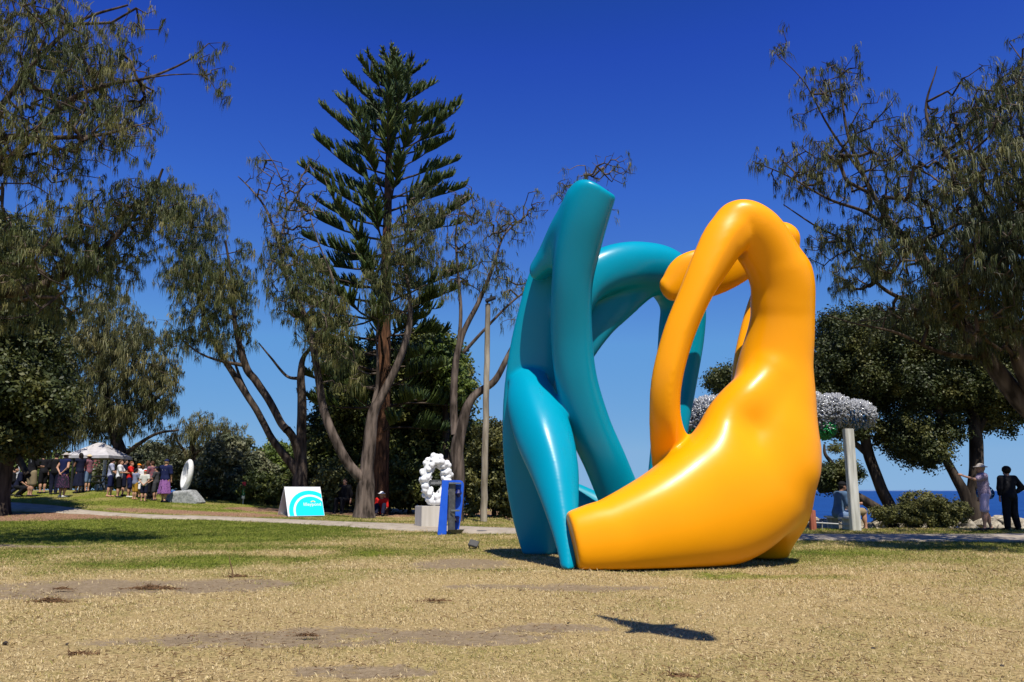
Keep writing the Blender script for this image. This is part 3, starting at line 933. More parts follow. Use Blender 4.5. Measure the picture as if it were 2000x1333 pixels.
M_ever2 = leaf_mat('shore_tree_leaf', (0.014, 0.022, 0.007), (0.045, 0.06, 0.015), (0.13, 0.125, 0.03), 1.2, 0.18)
M_bush = leaf_mat('grey_green_leaf', (0.03, 0.04, 0.02), (0.09, 0.105, 0.05), (0.22, 0.215, 0.12), 1.0, 0.2)
M_lime = leaf_mat('light_green_leaf', (0.035, 0.06, 0.010), (0.09, 0.135, 0.022), (0.19, 0.23, 0.045), 0.8, 0.25)
M_saltbush = leaf_mat('olive_shrub_leaf', (0.035, 0.04, 0.012), (0.12, 0.125, 0.035), (0.27, 0.25, 0.08), 1.6, 0.2)

def limb(pts, n=7):
    """pts: (px,py,Y,radius_m)"""
    q = [list(at(p[0], p[1], p[2])) + [p[3] * (.80 if 25 < p[2] < 32 else 1)] for p in pts]
    return catmull(q, n)

def build_tree(name, cat, label, limbs, crowns, seed, kind='needle', mat=None, bark=None, trunk_n=10, group=None, tuft=(14, .40, .45, .012), per=3,
               ball=(110, .34, .055), steps=5, sag=0.0, tip=0.006, rmax=0.035, stubs=(), knob=0.12, squash=0.8, ground_it=True, twin=True):
    rs = np.random.RandomState(seed)
    Ls = [limb(l) for l in limbs]
    if ground_it:
        g = Ls[0]
        z0 = float(hgt(g[0, 0], g[0, 1])) - 0.12
        dz = z0 - g[0, 2]
        if abs(dz) > 0.02:
            k = np.clip(1 - np.arange(len(g)) / 8.0, 0, 1); g[:, 2] += dz * k
    N, parent, rad, nl, cntn, sprays = grow(Ls, crowns, rs, steps=steps, sag=sag)
    root = empty(name, tuple(Ls[0][0, :3]))
    org = Ls[0][0, :3]
    for li, l in enumerate(Ls):
        R = l[:, 3].copy()
        if li == 0 and ground_it:
            R[:4] *= np.array([1.45, 1.2, 1.08, 1.02])
        V, F = limb_mesh(l[:, :3], R, trunk_n, rs, knob)
        mesh_from('trunk' if li == 0 else 'limb', V - org, F, bark or M_bark, root, smooth_sh=True)
    if len(crowns):
        Vb, Fb = branch_mesh(N, parent, rad, nl, cntn, tip=tip, rmax=rmax)
        tag(mesh_from('branches', Vb - org, Fb, bark or M_bark, root), kind='stuff')
    if sprays:
        if kind == 'needle':
            pts = []
            for path in sprays:
                use = path[-per:]
                for i in use: pts.append(N[i])
            pts = np.array(pts); pts = np.concatenate([pts, pts + rs.randn(len(pts), 3) * tuft[1] * .32]) if twin else pts; pts = pts + rs.randn(len(pts), 3) * 0.03
            V, F4, F3, v = strands(pts, tuft[0], tuft[1], tuft[2], tuft[3], rs, tuft[4] if len(tuft) > 4 else .05)
            mesh_from('crown', V - org, [F4, F3], mat or M_needle, root, attrs={'v': v})
        else:
            pts = []
            for path in sprays:
                for i in path[-max(1, per):]: pts.append(N[i])
            pts = np.array(pts)
            V, F, v = leaf_balls(pts, ball[0], ball[1], ball[2], rs, squash)
            mesh_from('crown', V - org, F, mat or M_ever, root, attrs={'v': v})
    tag(root, label, cat, group)
    return root

# near she-oak on the left, its trunk stands just outside the picture
build_tree('she_oak', 'tree', 'close she-oak reaching in from the left edge with long drooping needle sprays over the lawn',
    [[(-260, 1120, 13.5, .30), (-235, 900, 13.5, .25), (-190, 700, 13.6, .21), (-150, 520, 13.7, .17), (-100, 330, 13.8, .12), (-20, 150, 13.9, .07)],
     [(-190, 690, 13.6, .14), (-60, 590, 13.8, .11), (50, 566, 14.0, .095), (110, 545, 14.1, .08), (200, 487, 14.2, .06), (255, 430, 14.3, .045), (300, 370, 14.4, .03), (318, 330, 14.4, .02)],
     [(-140, 470, 13.7, .12), (-60, 400, 13.7, .085), (40, 290, 13.8, .06), (130, 200, 13.9, .045), (215, 165, 13.9, .035), (290, 152, 14, .026), (365, 120, 14.0, .018), (408, 85, 14.0, .010)],
     [(290, 152, 14.0, .02), (345, 146, 14.0, .012), (400, 150, 14.0, .009), (430, 190, 14, .006)],
     [(-110, 370, 13.7, .09), (0, 275, 13.5, .06), (90, 270, 13.4, .045), (190, 265, 13.3, .03), (270, 245, 13.2, .018)],
     [(-100, 330, 13.8, .08), (0, 210, 14.2, .06), (80, 110, 14.4, .045), (160, 40, 14.5, .03), (250, 10, 14.6, .018)]],
    [(60, 90, 170, 110, 13.8, 2.2, 270), (180, 170, 115, 110, 13.9, 1.8, 220), (60, 270, 170, 75, 13.4, 1.6, 210), (225, 90, 70, 70, 14.2, 1.0, 40, .8), (240, 250, 70, 60, 13.3, .8, 45),
     (290, 40, 40, 40, 14.4, .6, 10, .7), (215, 440, 110, 65, 14.2, 1.4, 150), (290, 400, 60, 55, 14.4, .8, 75), (110, 490, 150, 70, 14.0, 1.8, 200), (20, 560, 130, 90, 13.9, 1.6, 170), (200, 530, 60, 40, 14.2, 1, 50),
     (410, 110, 34, 45, 14.0, .3, 14), (440, 175, 20, 20, 14.0, .2, 5), (60, 400, 100, 40, 13.7, 1, 25, .4), (-130, 200, 150, 220, 13.5, 2.4, 300), (-60, -60, 200, 90, 13.6, 2, 160)],
    11, tuft=(18, .32, .36, .0062, .026), per=3, steps=6, bark=M_bark)

# dense dark evergreen at the left edge
build_tree('evergreen_tree', 'tree', 'dense dark evergreen at the left edge with its trunk behind the seated people',
    [[(-5, 975, 25, .38), (5, 900, 25, .30), (10, 800, 25, .26), (0, 650, 25, .2), (-10, 500, 25, .12)], [(5, 900, 25, .2), (30, 890, 25, .12), (55, 930, 24.6, .09)], [(10, 800, 25, .2), (60, 720, 25, .1), (80, 640, 25, .05)]],
    [(-30, 480, 60, 110, 25, 2.5, 130), (10, 620, 85, 120, 25, 2.5, 210), (40, 760, 75, 70, 25, 2.2, 150), (10, 700, 100, 110, 25.3, 2.2, 180), (-10, 850, 100, 45, 25.3, 2, 90), (100, 800, 35, 45, 25, 1, 40)],
    12, kind='leaf', mat=M_ever2, ball=(150, .55, .075), per=2, bark=M_bark_dark)

# she-oak behind the people
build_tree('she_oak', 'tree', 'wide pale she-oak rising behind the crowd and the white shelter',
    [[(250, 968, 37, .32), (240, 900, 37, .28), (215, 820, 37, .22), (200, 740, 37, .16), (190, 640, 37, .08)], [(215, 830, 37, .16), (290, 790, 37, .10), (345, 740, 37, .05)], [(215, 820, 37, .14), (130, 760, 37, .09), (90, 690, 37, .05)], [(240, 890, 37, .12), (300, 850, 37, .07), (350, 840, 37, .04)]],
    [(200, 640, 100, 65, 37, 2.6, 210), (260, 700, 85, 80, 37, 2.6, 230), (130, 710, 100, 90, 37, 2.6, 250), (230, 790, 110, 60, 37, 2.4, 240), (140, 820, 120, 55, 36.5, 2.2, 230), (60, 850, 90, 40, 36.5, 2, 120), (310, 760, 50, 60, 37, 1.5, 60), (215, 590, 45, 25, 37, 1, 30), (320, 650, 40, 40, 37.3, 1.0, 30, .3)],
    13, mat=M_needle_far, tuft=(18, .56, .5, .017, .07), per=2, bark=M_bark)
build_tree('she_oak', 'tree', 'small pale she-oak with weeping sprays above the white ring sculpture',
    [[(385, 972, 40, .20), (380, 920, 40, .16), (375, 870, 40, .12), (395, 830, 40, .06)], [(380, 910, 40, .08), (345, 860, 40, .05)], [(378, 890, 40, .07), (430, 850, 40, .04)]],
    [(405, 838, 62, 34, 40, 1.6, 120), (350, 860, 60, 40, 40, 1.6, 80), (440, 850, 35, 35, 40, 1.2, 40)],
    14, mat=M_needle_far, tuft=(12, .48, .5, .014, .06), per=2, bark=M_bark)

# leaning she-oak left of the cyan board
build_tree('she_oak', 'tree', 'she-oak with two long leaning trunks and a straight one behind the cyan board',
    [[(585, 985, 31, .42), (587, 930, 31, .34), (588, 880, 31, .27), (590, 800, 31, .22), (588, 730, 31, .17), (598, 690, 31, .10), (640, 660, 31, .05)],
     [(584, 925, 31, .26), (560, 895, 31, .2), (530, 855, 31, .18), (500, 800, 31, .16), (465, 745, 31, .15), (430, 690, 31, .13), (405, 640, 31, .10), (385, 560, 31, .08), (375, 480, 31, .05), (370, 400, 31, .03)],
     [(560, 840, 30.6, .20), (548, 825, 30.7, .19), (530, 790, 30.8, .19), (500, 745, 30.8, .18), (480, 715, 30.8, .17), (460, 640, 30.8, .12), (455, 560, 30.8, .08), (440, 470, 30.8, .05)],
     [(586, 905, 31, .24), (575, 860, 30.8, .2), (560, 838, 30.6, .19)],
     [(480, 715, 30.8, .10), (430, 705, 30.6, .07), (390, 690, 30.5, .05), (350, 660, 30.5, .03)],
     [(588, 740, 31, .10), (560, 735, 31, .07), (530, 700, 31, .05), (505, 670, 31, .03)],
     [(490, 780, 31, .09), (470, 740, 31.2, .07), (452, 690, 31.2, .05)]],
    [(380, 430, 65, 75, 30.8, 1.6, 150), (340, 400, 35, 50, 30.6, 1.0, 50), (400, 560, 70, 90, 30.8, 1.8, 220), (450, 620, 45, 90, 30.8, 1.5, 110), (370, 660, 50, 40, 30.6, 1.0, 50), (470, 540, 35, 80, 31, 1.2, 60), (350, 520, 40, 60, 30.8, 1.0, 60), (330, 360, 30, 25, 30.6, .7, 14)],
    15, mat=M_needle, tuft=(18, .54, .44, .0115, .05), per=2, bark=M_bark)

# half bare she-oak in the middle
build_tree('she_oak', 'tree', 'half bare she-oak with a forked pale trunk right of the cyan board',
    [[(712, 1003, 28, .46), (714, 960, 28, .42), (716, 920, 28, .30), (722, 870, 28, .27), (728, 810, 28, .24), (748, 770, 28, .2), (775, 715, 28, .17), (798, 645, 28, .14), (800, 580, 28, .09), (790, 500, 28, .06), (800, 430, 28, .03)],
     [(716, 950, 28.0, .22), (704, 932, 27.9, .24), (680, 906, 27.75, .21), (655, 860, 27.6, .19), (632, 800, 27.6, .18), (622, 740, 27.6, .17), (612, 680, 27.6, .15), (592, 610, 27.7, .12), (562, 550, 27.8, .10), (545, 480, 27.8, .07), (520, 410, 27.8, .05), (490, 370, 27.8, .035), (465, 345, 27.8, .02)],
     [(612, 680, 27.6, .09), (640, 620, 27.4, .07), (650, 550, 27.3, .05), (620, 470, 27.2, .03), (600, 400, 27.2, .02)],
     [(545, 480, 27.8, .06), (560, 400, 27.8, .04), (540, 330, 27.8, .025), (505, 275, 27.8, .01)],
     [(728, 800, 28, .12), (738, 740, 28.2, .07), (735, 660, 28.2, .04)]],
    [(560, 440, 55, 70, 27.8, 1.4, 150, .25), (600, 400, 60, 60, 27.6, 1.3, 90, .05), (530, 350, 50, 55, 27.8, 1.0, 90, .12), (590, 560, 75, 85, 27.6, 1.7, 230, .85), (640, 640, 65, 75, 27.5, 1.5, 150, .85), (540, 500, 40, 60, 27.8, 1, 50, .7),
     (800, 480, 65, 80, 28, 1.6, 200, .9), (830, 400, 50, 50, 28, 1.0, 60, .6), (760, 560, 65, 75, 28, 1.5, 140, .85), (680, 720, 50, 60, 28, 1.2, 50, .8), (620, 330, 40, 40, 27.7, .8, 25, 0)],
    16, mat=M_needle, tuft=(14, .48, .42, .0110, .05), per=2, bark=M_bark_pale, tip=0.008)

# she-oak right of the middle, behind the teal column
build_tree('she_oak', 'tree', 'sparse she-oak with a tall fork and a long bare limb passing behind the teal column',
    [[(888, 1000, 26.5, .34), (895, 930, 26.5, .28), (893, 880, 26.5, .26), (905, 820, 26.5, .22), (925, 775, 26.5, .17), (965, 745, 26.5, .15), (990, 700, 26.5, .12), (1015, 650, 26.6, .10), (1050, 560, 26.8, .08), (1085, 460, 27, .06), (1110, 400, 27, .045), (1150, 340, 27, .03)],
     [(888, 850, 26.5, .16), (886, 780, 26.6, .15), (890, 710, 26.7, .15), (905, 650, 26.8, .13), (935, 590, 26.8, .10), (960, 530, 26.8, .07), (985, 460, 26.8, .045), (1030, 420, 26.8, .03)],
     [(892, 700, 26.7, .10), (900, 620, 26.6, .08), (895, 540, 26.6, .06), (890, 460, 26.6, .04), (900, 400, 26.5, .025)],
     [(905, 690, 26.7, .08), (950, 640, 26.6, .06), (1000, 590, 26.6, .045), (1040, 560, 26.6, .03)]],
    [(920, 440, 70, 70, 26.7, 1.5, 130, .65), (990, 430, 60, 50, 26.8, 1.2, 80, .4), (960, 530, 70, 60, 26.8, 1.4, 90, .7), (880, 540, 40, 70, 26.6, 1.2, 50, .7), (1010, 600, 45, 70, 26.6, 1, 50, .8),
     (1120, 370, 45, 50, 27, 1.0, 60, .6), (1190, 335, 60, 35, 27, 1.0, 70, .15), (1180, 400, 35, 30, 27, .8, 20, .3), (1050, 400, 30, 40, 26.9, .8, 25, .3), (900, 380, 40, 25, 26.6, .8, 20, .2)],
    17, mat=M_needle, tuft=(11, .42, .42, .0095, .04), per=2, bark=M_bark_pale, tip=0.008)

# near she-oak on the right, trunk outside the picture
build_tree('she_oak', 'tree', 'large dark she-oak reaching in from the right edge above the glittering cloud sculpture',
    [[(2260, 1150, 14.5, .36), (2230, 1000, 14.5, .30), (2160, 900, 14.6, .26), (2070, 840, 14.7, .22), (2000, 790, 14.8, .19), (1930, 700, 14.9, .16), (1885, 640, 15, .13), (1845, 570, 15, .11), (1790, 490, 15, .085), (1735, 430, 15, .06), (1690, 350, 15, .045), (1655, 260, 15, .03), (1640, 150, 15, .012)],
     [(2070, 840, 14.7, .2), (2005, 740, 14.5, .16), (1980, 660, 14.5, .13), (1965, 560, 14.6, .10), (1930, 450, 14.7, .075), (1880, 350, 14.8, .05), (1810, 230, 14.8, .03), (1830, 130, 14.8, .010)],
     [(2230, 1000, 14.5, .2), (2150, 780, 14.2, .15), (2080, 550, 14, .1), (2020, 330, 14, .06)],
     [(1885, 640, 15, .07), (1800, 600, 15.2, .05), (1720, 560, 15.3, .035), (1660, 480, 15.3, .025), (1590, 440, 15.3, .018), (1530, 400, 15.3, .010)],
     [(1790, 490, 15, .05), (1700, 420, 15, .035), (1620, 390, 15, .025), (1540, 345, 15, .016), (1470, 315, 15, .008)],
     [(1690, 350, 15, .03), (1620, 250, 15, .02), (1570, 160, 15, .012), (1510, 100, 15, .007)],
     [(1930, 700, 14.9, .06), (1840, 690, 14.8, .04), (1750, 650, 14.8, .025), (1660, 630, 14.8, .014), (1600, 610, 14.8, .008)]],
    [(1680, 300, 85, 95, 14.5, 2.0, 150, .75), (1600, 180, 60, 60, 15, 1.0, 50, .8), (1650, 160, 50, 60, 15, 1, 35, .5), (1570, 330, 70, 60, 15, 1.2, 75, .8), (1760, 420, 95, 80, 14.2, 2.8, 230, .75), (1840, 300, 80, 90, 14.3, 2.4, 160, .75),
     (1900, 200, 80, 60, 14.5, 1.6, 80, .75), (1960, 260, 60, 110, 14, 2.2, 170, .95), (1870, 450, 80, 100, 14, 2.8, 220, .8), (1830, 580, 90, 50, 14, 2.8, 220, .85), (1960, 480, 70, 120, 13.8, 2.8, 210, .8),
     (1620, 470, 70, 50, 15.2, 1, 60, .8), (1700, 520, 70, 40, 14.2, 1.8, 110, .9), (1960, 640, 70, 60, 14.2, 2.2, 110, .9), (2110, 450, 110, 260, 13.8, 3, 520, .97), (2260, 380, 130, 300, 15.5, 3.4, 620, .97), (2120, 100, 140, 160, 15.5, 3, 260, .97), (2420, 420, 100, 240, 17, 3, 200, .97), (2160, 560, 80, 110, 18, 1.6, 260), (2260, 300, 110, 110, 16.5, 1.6, 240), (2000, 180, 50, 70, 14, 1.4, 80, .95), (1920, 480, 85, 90, 12.6, 1.1, 190, .9), (1965, 320, 65, 80, 12, .8, 90, .9), (2060, 480, 90, 180, 12.2, 1.2, 260), (1960, 600, 80, 60, 12.8, 1.0, 90, .9), (1860, 570, 60, 50, 13.2, 1.2, 80, .9), (1520, 90, 30, 25, 15, .4, 8), (1475, 318, 25, 12, 15, .3, 6)],
    18, mat=M_needle_dark, tuft=(15, .31, .36, .0062, .025), per=3, steps=6, bark=M_bark)

# ---------------------------------------------------------------- Norfolk pine
def norfolk():
    rs = np.random.RandomState(5)
    Y0 = 31.5
    base = at(741, 1000, Y0); base[2] = float(hgt(base[0], base[1])) - 0.1
    top = at(765, 97, Y0)
    H = top[2] - base[2]
    root = empty('norfolk_pine', tuple(base))
    n = 26
    tt = np.linspace(0, 1, n)
    lean = np.array([top[0] - base[0], 0])
    P = np.stack([lean[0] * tt ** 1.5, np.zeros(n), H * tt], 1)
    R = 0.34 * (1 - tt) ** 0.8 + 0.02
    V, F = limb_mesh(P, R, 12, rs, 0.06)
    mesh_from('trunk', V, F, M_bark_red, root, smooth_sh=True)
    s = pxm(Y0)
    # half width of the crown (metres) against the picture height
    prof_y = [97, 125, 165, 215, 260, 300, 350, 400, 450, 520, 600, 680, 760, 840]
    prof_l = [0.10, 0.55, 1.3, 2.0, 2.6, 3.0, 3.2, 3.5, 3.6, 3.9, 4.0, 3.9, 3.4, 2.8]
    BA = []; BB = []; Ra = []; Rb = []; CP = []; CD = []; CL = []
    z = H * 0.17
    zs = []
    while z < H * 0.975:
        zs.append(z); z += (0.90 - 0.50 * (z / H)) * rs.uniform(.8, 1.2)
    for zi in zs:
        nb = rs.choice([4, 5, 6]) if zi < H * .9 else 6
        a0 = rs.rand() * 6.28
        # the crown tip of a branch sits higher than where it leaves the trunk
        f = zi / H
        pyc = 1000 - (1000 - 97) * f
        L0 = np.interp(pyc - 60 * (1 - f), prof_y, prof_l)
        for k in range(nb):
            an = a0 + k * 6.283 / nb + rs.uniform(-.25, .25)
            L = L0 * rs.choice([rs.uniform(.85, 1.10), rs.uniform(.55, .95)], p=[.65, .35])
            if f < 0.8 and rs.rand() < .12: continue
            rise = np.interp(f, [0.1, .4, .65, .85, 1], [0.02, .16, .48, .62, .8]) + rs.uniform(-.14, .12)
            d = np.array([math.cos(an), math.sin(an), 0])
            m = max(4, int(L / .22))
            t = np.linspace(0, 1, m + 1)
            bx = P[0] * 0 + np.array([lean[0] * f ** 1.5, 0, zi])
            C = bx + d * (L * t)[:, None] + np.array([0, 0, 1]) * (L * (rise * t * 0.75 + 0.25 * rise * t ** 2 + .05 * np.sin(t * 3 + an)))[:, None]
            C += np.cumsum(rs.randn(m + 1, 3) * .012, 0)
            r = 0.05 * (1 - t * .8) * (L / 4) ** .5 + .008
            BA.append(C[:-1]); BB.append(C[1:]); Ra.append(r[:-1]); Rb.append(r[1:])
            side = np.array([-d[1], d[0], 0])
            start = rs.uniform(.28, .52) if L > 1.6 else 0.05
            gapc = rs.rand(3) * .7 + .3
            mm = int(L * 26)
            for q in range(mm):
                tq = start + (1 - start) * (q + rs.rand()) / mm
                if rs.rand() < .08 or np.abs(tq - gapc).min() < .025: continue
                p = np.array([np.interp(tq, t, C[:, j]) for j in range(3)])
                sd = 1 if q % 2 else -1
                env = math.sin(min(1, (tq - start) / (1 - start) * 1.15 + .25) * math.pi * .78 + .25)
                ln = (0.24 + 0.52 * env) * rs.uniform(.75, 1.15) * (0.55 + .45 * min(1, L / 2.5)) * (1.0 if f < .9 else .7)
                dr = unit(side * sd * rs.uniform(.25, .75) + d * .45 + np.array([0, 0, rs.uniform(.55, 1.1)]))
                CP.append(p); CD.append(dr); CL.append(ln)
    BA = np.concatenate(BA); BB = np.concatenate(BB); Ra = np.concatenate(Ra); Rb = np.concatenate(Rb)
    V, F = frusta(BA, BB, Ra, Rb, 4)
    tag(mesh_from('branches', V, F, M_bark_dark, root), kind='stuff')
    CP = np.array(CP); CD = np.array(CD); CL = np.array(CL)
    m = len(CP)
    p1 = CP + CD * (CL * .55)[:, None]
    d2 = unit(CD + np.array([0, 0, .45]))
    p2 = p1 + d2 * (CL * .45)[:, None]
    w = 0.047
    V1, F1 = frusta(CP, p1, np.full(m, w * .8), np.full(m, w), 3)
    V2, F2 = frusta(p1, p2, np.full(m, w), np.full(m, w * .25), 3)
    V = np.concatenate([V1, V2]); F = np.concatenate([F1, F2 + len(V1)])
    tv = rs.rand(m) * .8
    v = np.concatenate([np.repeat(tv, 6), np.repeat(tv + .2, 6)])
    # spiky needles along each cord
    k = 7
    tq = rs.rand(m * k); Cn = np.repeat(CP, k, 0) + np.repeat(CD, k, 0) * (np.repeat(CL, k) * tq)[:, None]
    dn = unit(np.repeat(CD, k, 0) * .8 + rs.randn(m * k, 3) * .55)
    sd_ = unit(np.cross(dn, rs.randn(m * k, 3))) * .014
    Vn = np.stack([Cn - sd_, Cn + sd_, Cn + dn * .10], 1).reshape(-1, 3)
    Fn = np.arange(m * k * 3).reshape(-1, 3) + len(V)
    v = np.concatenate([v, np.repeat(np.repeat(tv, k), 3)])
    V = np.concatenate([V, Vn])
    mesh_from('crown', V, [F, Fn], M_pine, root, attrs={'v': v})
    tag(root, 'tall Norfolk pine with tiered upswept branches standing above the other trees', 'pine tree')
norfolk()

# ---------------------------------------------------------------- dense evergreens and shrubs behind the middle
def mass(name, cat, label, base, trunks, crowns, seed, mat, ball, bark=None, per=2, group=None, squash=.8):
    return build_tree(name, cat, label, trunks, crowns, seed, kind='leaf', mat=mat, ball=ball, per=per, bark=bark or M_bark_dark, group=group, squash=squash)
mass('evergreen_tree', 'tree', 'dense dark evergreen behind the pine, its crown left of the wooden light pole', None,
     [[(842, 995, 35, .3), (840, 900, 35, .25), (835, 800, 35, .18), (830, 720, 35, .1)], [(840, 880, 35, .15), (790, 800, 35, .1)], [(838, 870, 35, .14), (880, 800, 35, .08)]],
     [(820, 700, 80, 60, 35, 2.4, 130), (835, 760, 80, 75, 35, 2.4, 170), (870, 760, 55, 85, 35, 2, 110), (800, 830, 70, 80, 35, 2.2, 130), (880, 870, 60, 70, 35, 2, 100), (820, 920, 90, 60, 35.2, 2, 120)],
     21, M_ever, (105, .60, .10))
mass('evergreen_tree', 'tree', 'bushy mid green evergreen filling the gap between the pine trunk and the leaning she-oak', None,
     [[(668, 995, 36, .25), (668, 920, 36, .2), (672, 840, 36, .12), (680, 780, 36, .06)]],
     [(690, 730, 55, 60, 36, 2, 90), (680, 800, 62, 80, 36, 2.2, 130), (650, 880, 50, 70, 36, 2, 100), (720, 860, 60, 80, 36, 2, 110), (650, 955, 60, 40, 36, 2, 70), (760, 780, 45, 90, 36.4, 2, 80)],
     22, M_ever, (105, .60, .10))
mass('shrub', 'shrub', 'rounded olive shrub below the middle she-oak fork, behind its trunk', None,
     [[(655, 997, 32, .1), (655, 960, 32, .06), (655, 930, 32, .04)]],
     [(655, 945, 42, 45, 32, 1.3, 90), (700, 950, 30, 40, 32.5, 1.1, 50)], 23, M_saltbush, (70, .36, .07))
mass('shrub', 'shrub', 'wide olive hedge-like shrub behind the white bubble ring sculpture', None,
     [[(800, 1003, 33, .1), (800, 960, 33, .06), (800, 930, 33, .04)]],
     [(790, 945, 55, 48, 33, 1.3, 110), (850, 950, 50, 50, 33, 1.3, 100), (750, 965, 40, 32, 33, 1.2, 60)], 24, M_ever, (80, .38, .075))
mass('shrub', 'shrub', 'tall olive green shrub mass between the light pole and the teal sculpture', None,
     [[(965, 1010, 31, .12), (965, 960, 31, .08), (965, 900, 31, .05), (965, 850, 31, .03)]],
     [(965, 880, 42, 62, 31, 1.4, 120), (990, 950, 45, 60, 31, 1.3, 110), (925, 950, 45, 55, 31, 1.3, 100), (1010, 930, 30, 60, 31, 1.2, 60)], 25, M_saltbush, (90, .38, .07))
mass('broadleaf_tree', 'tree', 'light green broadleaf crown hugging the right side of the pine at mid height', None,
     [[(872, 1000, 33, .2), (872, 900, 33, .16), (870, 800, 33, .12), (865, 700, 33, .06)]],
     [(860, 705, 50, 50, 33, 1.4, 90), (890, 760, 38, 40, 33, 1.2, 60)], 26, M_lime, (90, .38, .085))
mass('shrub', 'shrub', 'bright green rounded tree crown low behind the leaning she-oak', None,
     [[(545, 985, 40, .15), (545, 940, 40, .1), (545, 900, 40, .06)]],
     [(545, 905, 45, 38, 40, 1.8, 130), (530, 945, 60, 38, 40, 1.8, 110), (600, 900, 40, 40, 41, 1.6, 70)], 27, M_lime, (90, .50, .085))
mass('shrub', 'shrub', 'grey green coastal scrub mass behind the green and red marker post', None,
     [[(455, 978, 36, .12), (455, 940, 36, .08), (455, 900, 36, .05)]],
     [(440, 915, 50, 50, 36, 1.8, 130), (490, 930, 50, 45, 36, 1.8, 120), (410, 940, 40, 32, 36, 1.6, 70), (460, 955, 80, 25, 36, 1.6, 90), (460, 870, 28, 20, 36.3, 1, 25)], 28, M_bush, (85, .42, .08))
mass('shrub', 'shrub', 'dark green low shrub between the grey scrub and the cyan board', None,
     [[(520, 985, 34, .1), (520, 960, 34, .06), (520, 945, 34, .03)]],
     [(510, 955, 45, 28, 34, 1.3, 70), (560, 960, 40, 28, 34.5, 1.2, 60), (610, 930, 40, 60, 35, 1.5, 90), (620, 860, 35, 50, 36, 1.5, 60)], 29, M_ever, (80, .40, .075))
mass('shrub', 'shrub', 'yellow green scrub behind the people beside the white shelter', None,
     [[(285, 965, 44, .12), (285, 930, 44, .08), (285, 900, 44, .05)]],
     [(260, 915, 60, 38, 44, 2, 110), (330, 920, 55, 35, 44, 2, 100), (300, 890, 50, 25, 44.5, 1.6, 60), (385, 915, 45, 40, 43, 1.6, 70)], 30, M_bush, (85, .50, .10))
mass('shrub', 'shrub', 'yellow green distant scrub seen under the left tree canopy', None,
     [[(60, 955, 60, .12), (60, 930, 60, .08), (60, 910, 60, .05)]],
     [(40, 920, 70, 34, 60, 2.5, 130), (130, 920, 70, 34, 60, 2.5, 130), (-60, 920, 70, 34, 60, 2.5, 90), (220, 925, 60, 28, 60, 2, 90)], 31, M_lime, (70, .75, .14))

# ---------------------------------------------------------------- shore trees on the right
build_tree('shore_tree', 'tree', 'dense dark shore tree with a leaning trunk right of the white post',
    [[(1748, 1030, 24.5, .20), (1740, 995, 24.5, .19), (1722, 955, 24.5, .18), (1706, 915, 24.5, .17), (1694, 880, 24.5, .16), (1690, 840, 24.5, .13), (1700, 780, 24.5, .10), (1690, 700, 24.5, .06)],
     [(1697, 890, 24.5, .10), (1680, 875, 24.5, .09), (1655, 850, 24.5, .07), (1630, 800, 24.6, .05)]],
    [(1660, 650, 60, 50, 24.5, 1.8, 130), (1720, 640, 50, 45, 24.5, 1.8, 100), (1640, 720, 60, 70, 24.8, 1.8, 120), (1710, 730, 70, 70, 24.8, 2, 150), (1660, 830, 55, 30, 24.8, 1.4, 60), (1420, 745, 38, 26, 25.2, 1.0, 50), (1500, 740, 70, 60, 25.4, 1.4, 80), (1580, 760, 50, 70, 25.2, 1.4, 80)],
    41, kind='leaf', mat=M_ever2, ball=(165, .42, .044), per=2, bark=M_bark_dark)
build_tree('shore_tree', 'tree', 'wide dark shore tree forking behind the standing pair, with a broken pale branch stub',
    [[(1903, 1035, 24, .30), (1902, 990, 24, .27), (1904, 950, 24, .22), (1908, 900, 24, .20), (1905, 850, 24, .18), (1900, 800, 24.2, .14), (1890, 740, 24.3, .09)],
     [(1896, 1000, 24, .2), (1884, 965, 24, .17), (1862, 925, 24, .14), (1845, 890, 24, .13), (1838, 850, 24, .12), (1836, 815, 24, .11), (1828, 785, 24, .10)],
     [(1838, 845, 24, .07), (1860, 830, 24.2, .06), (1895, 825, 24.3, .05)],
     [(1905, 850, 24, .10), (1950, 780, 24.2, .07), (1990, 740, 24.2, .05)]],
    [(1820, 680, 85, 60, 24.6, 2.0, 190), (1900, 660, 70, 50, 24.6, 2.0, 130), (1770, 760, 80, 60, 24.8, 2, 150), (1870, 760, 90, 50, 24.6, 2, 150), (1770, 850, 45, 40, 24.3, 1.2, 70), (1800, 885, 35, 28, 24.2, 1, 40), (1960, 800, 60, 50, 24.5, 1.6, 90), (1990, 700, 60, 60, 24.6, 1.8, 90), (1950, 740, 50, 60, 24.6, 1.8, 70), (1840, 840, 40, 30, 24.2, .8, 25)],
    42, kind='leaf', mat=M_ever2, ball=(165, .42, .044), per=2, bark=M_bark_dark)
build_tree('shore_tree', 'tree', 'low sprawling shore tree behind the seated pair, trunk leaning left from the rocks',
    [[(1752, 1032, 23.2, .17), (1735, 1010, 23.2, .16), (1705, 990, 23.2, .15), (1675, 970, 23.2, .13), (1640, 955, 23.3, .11), (1600, 960, 23.4, .07)],
     [(1640, 958, 23.3, .08), (1629, 940, 23.3, .08), (1627, 910, 23.3, .07), (1612, 888, 23.3, .05), (1610, 868, 23.3, .03)],
     [(1675, 970, 23.2, .08), (1655, 930, 23.3, .06), (1645, 915, 23.3, .04)]],
    [(1645, 925, 32, 25, 23.3, .8, 70), (1600, 930, 26, 22, 23.3, .8, 45), (1622, 950, 34, 12, 23.3, .7, 30), (1633, 876, 6, 5, 23.3, .2, 4)],
    43, kind='leaf', mat=M_ever2, ball=(130, .24, .035), per=2, bark=M_bark_dark)
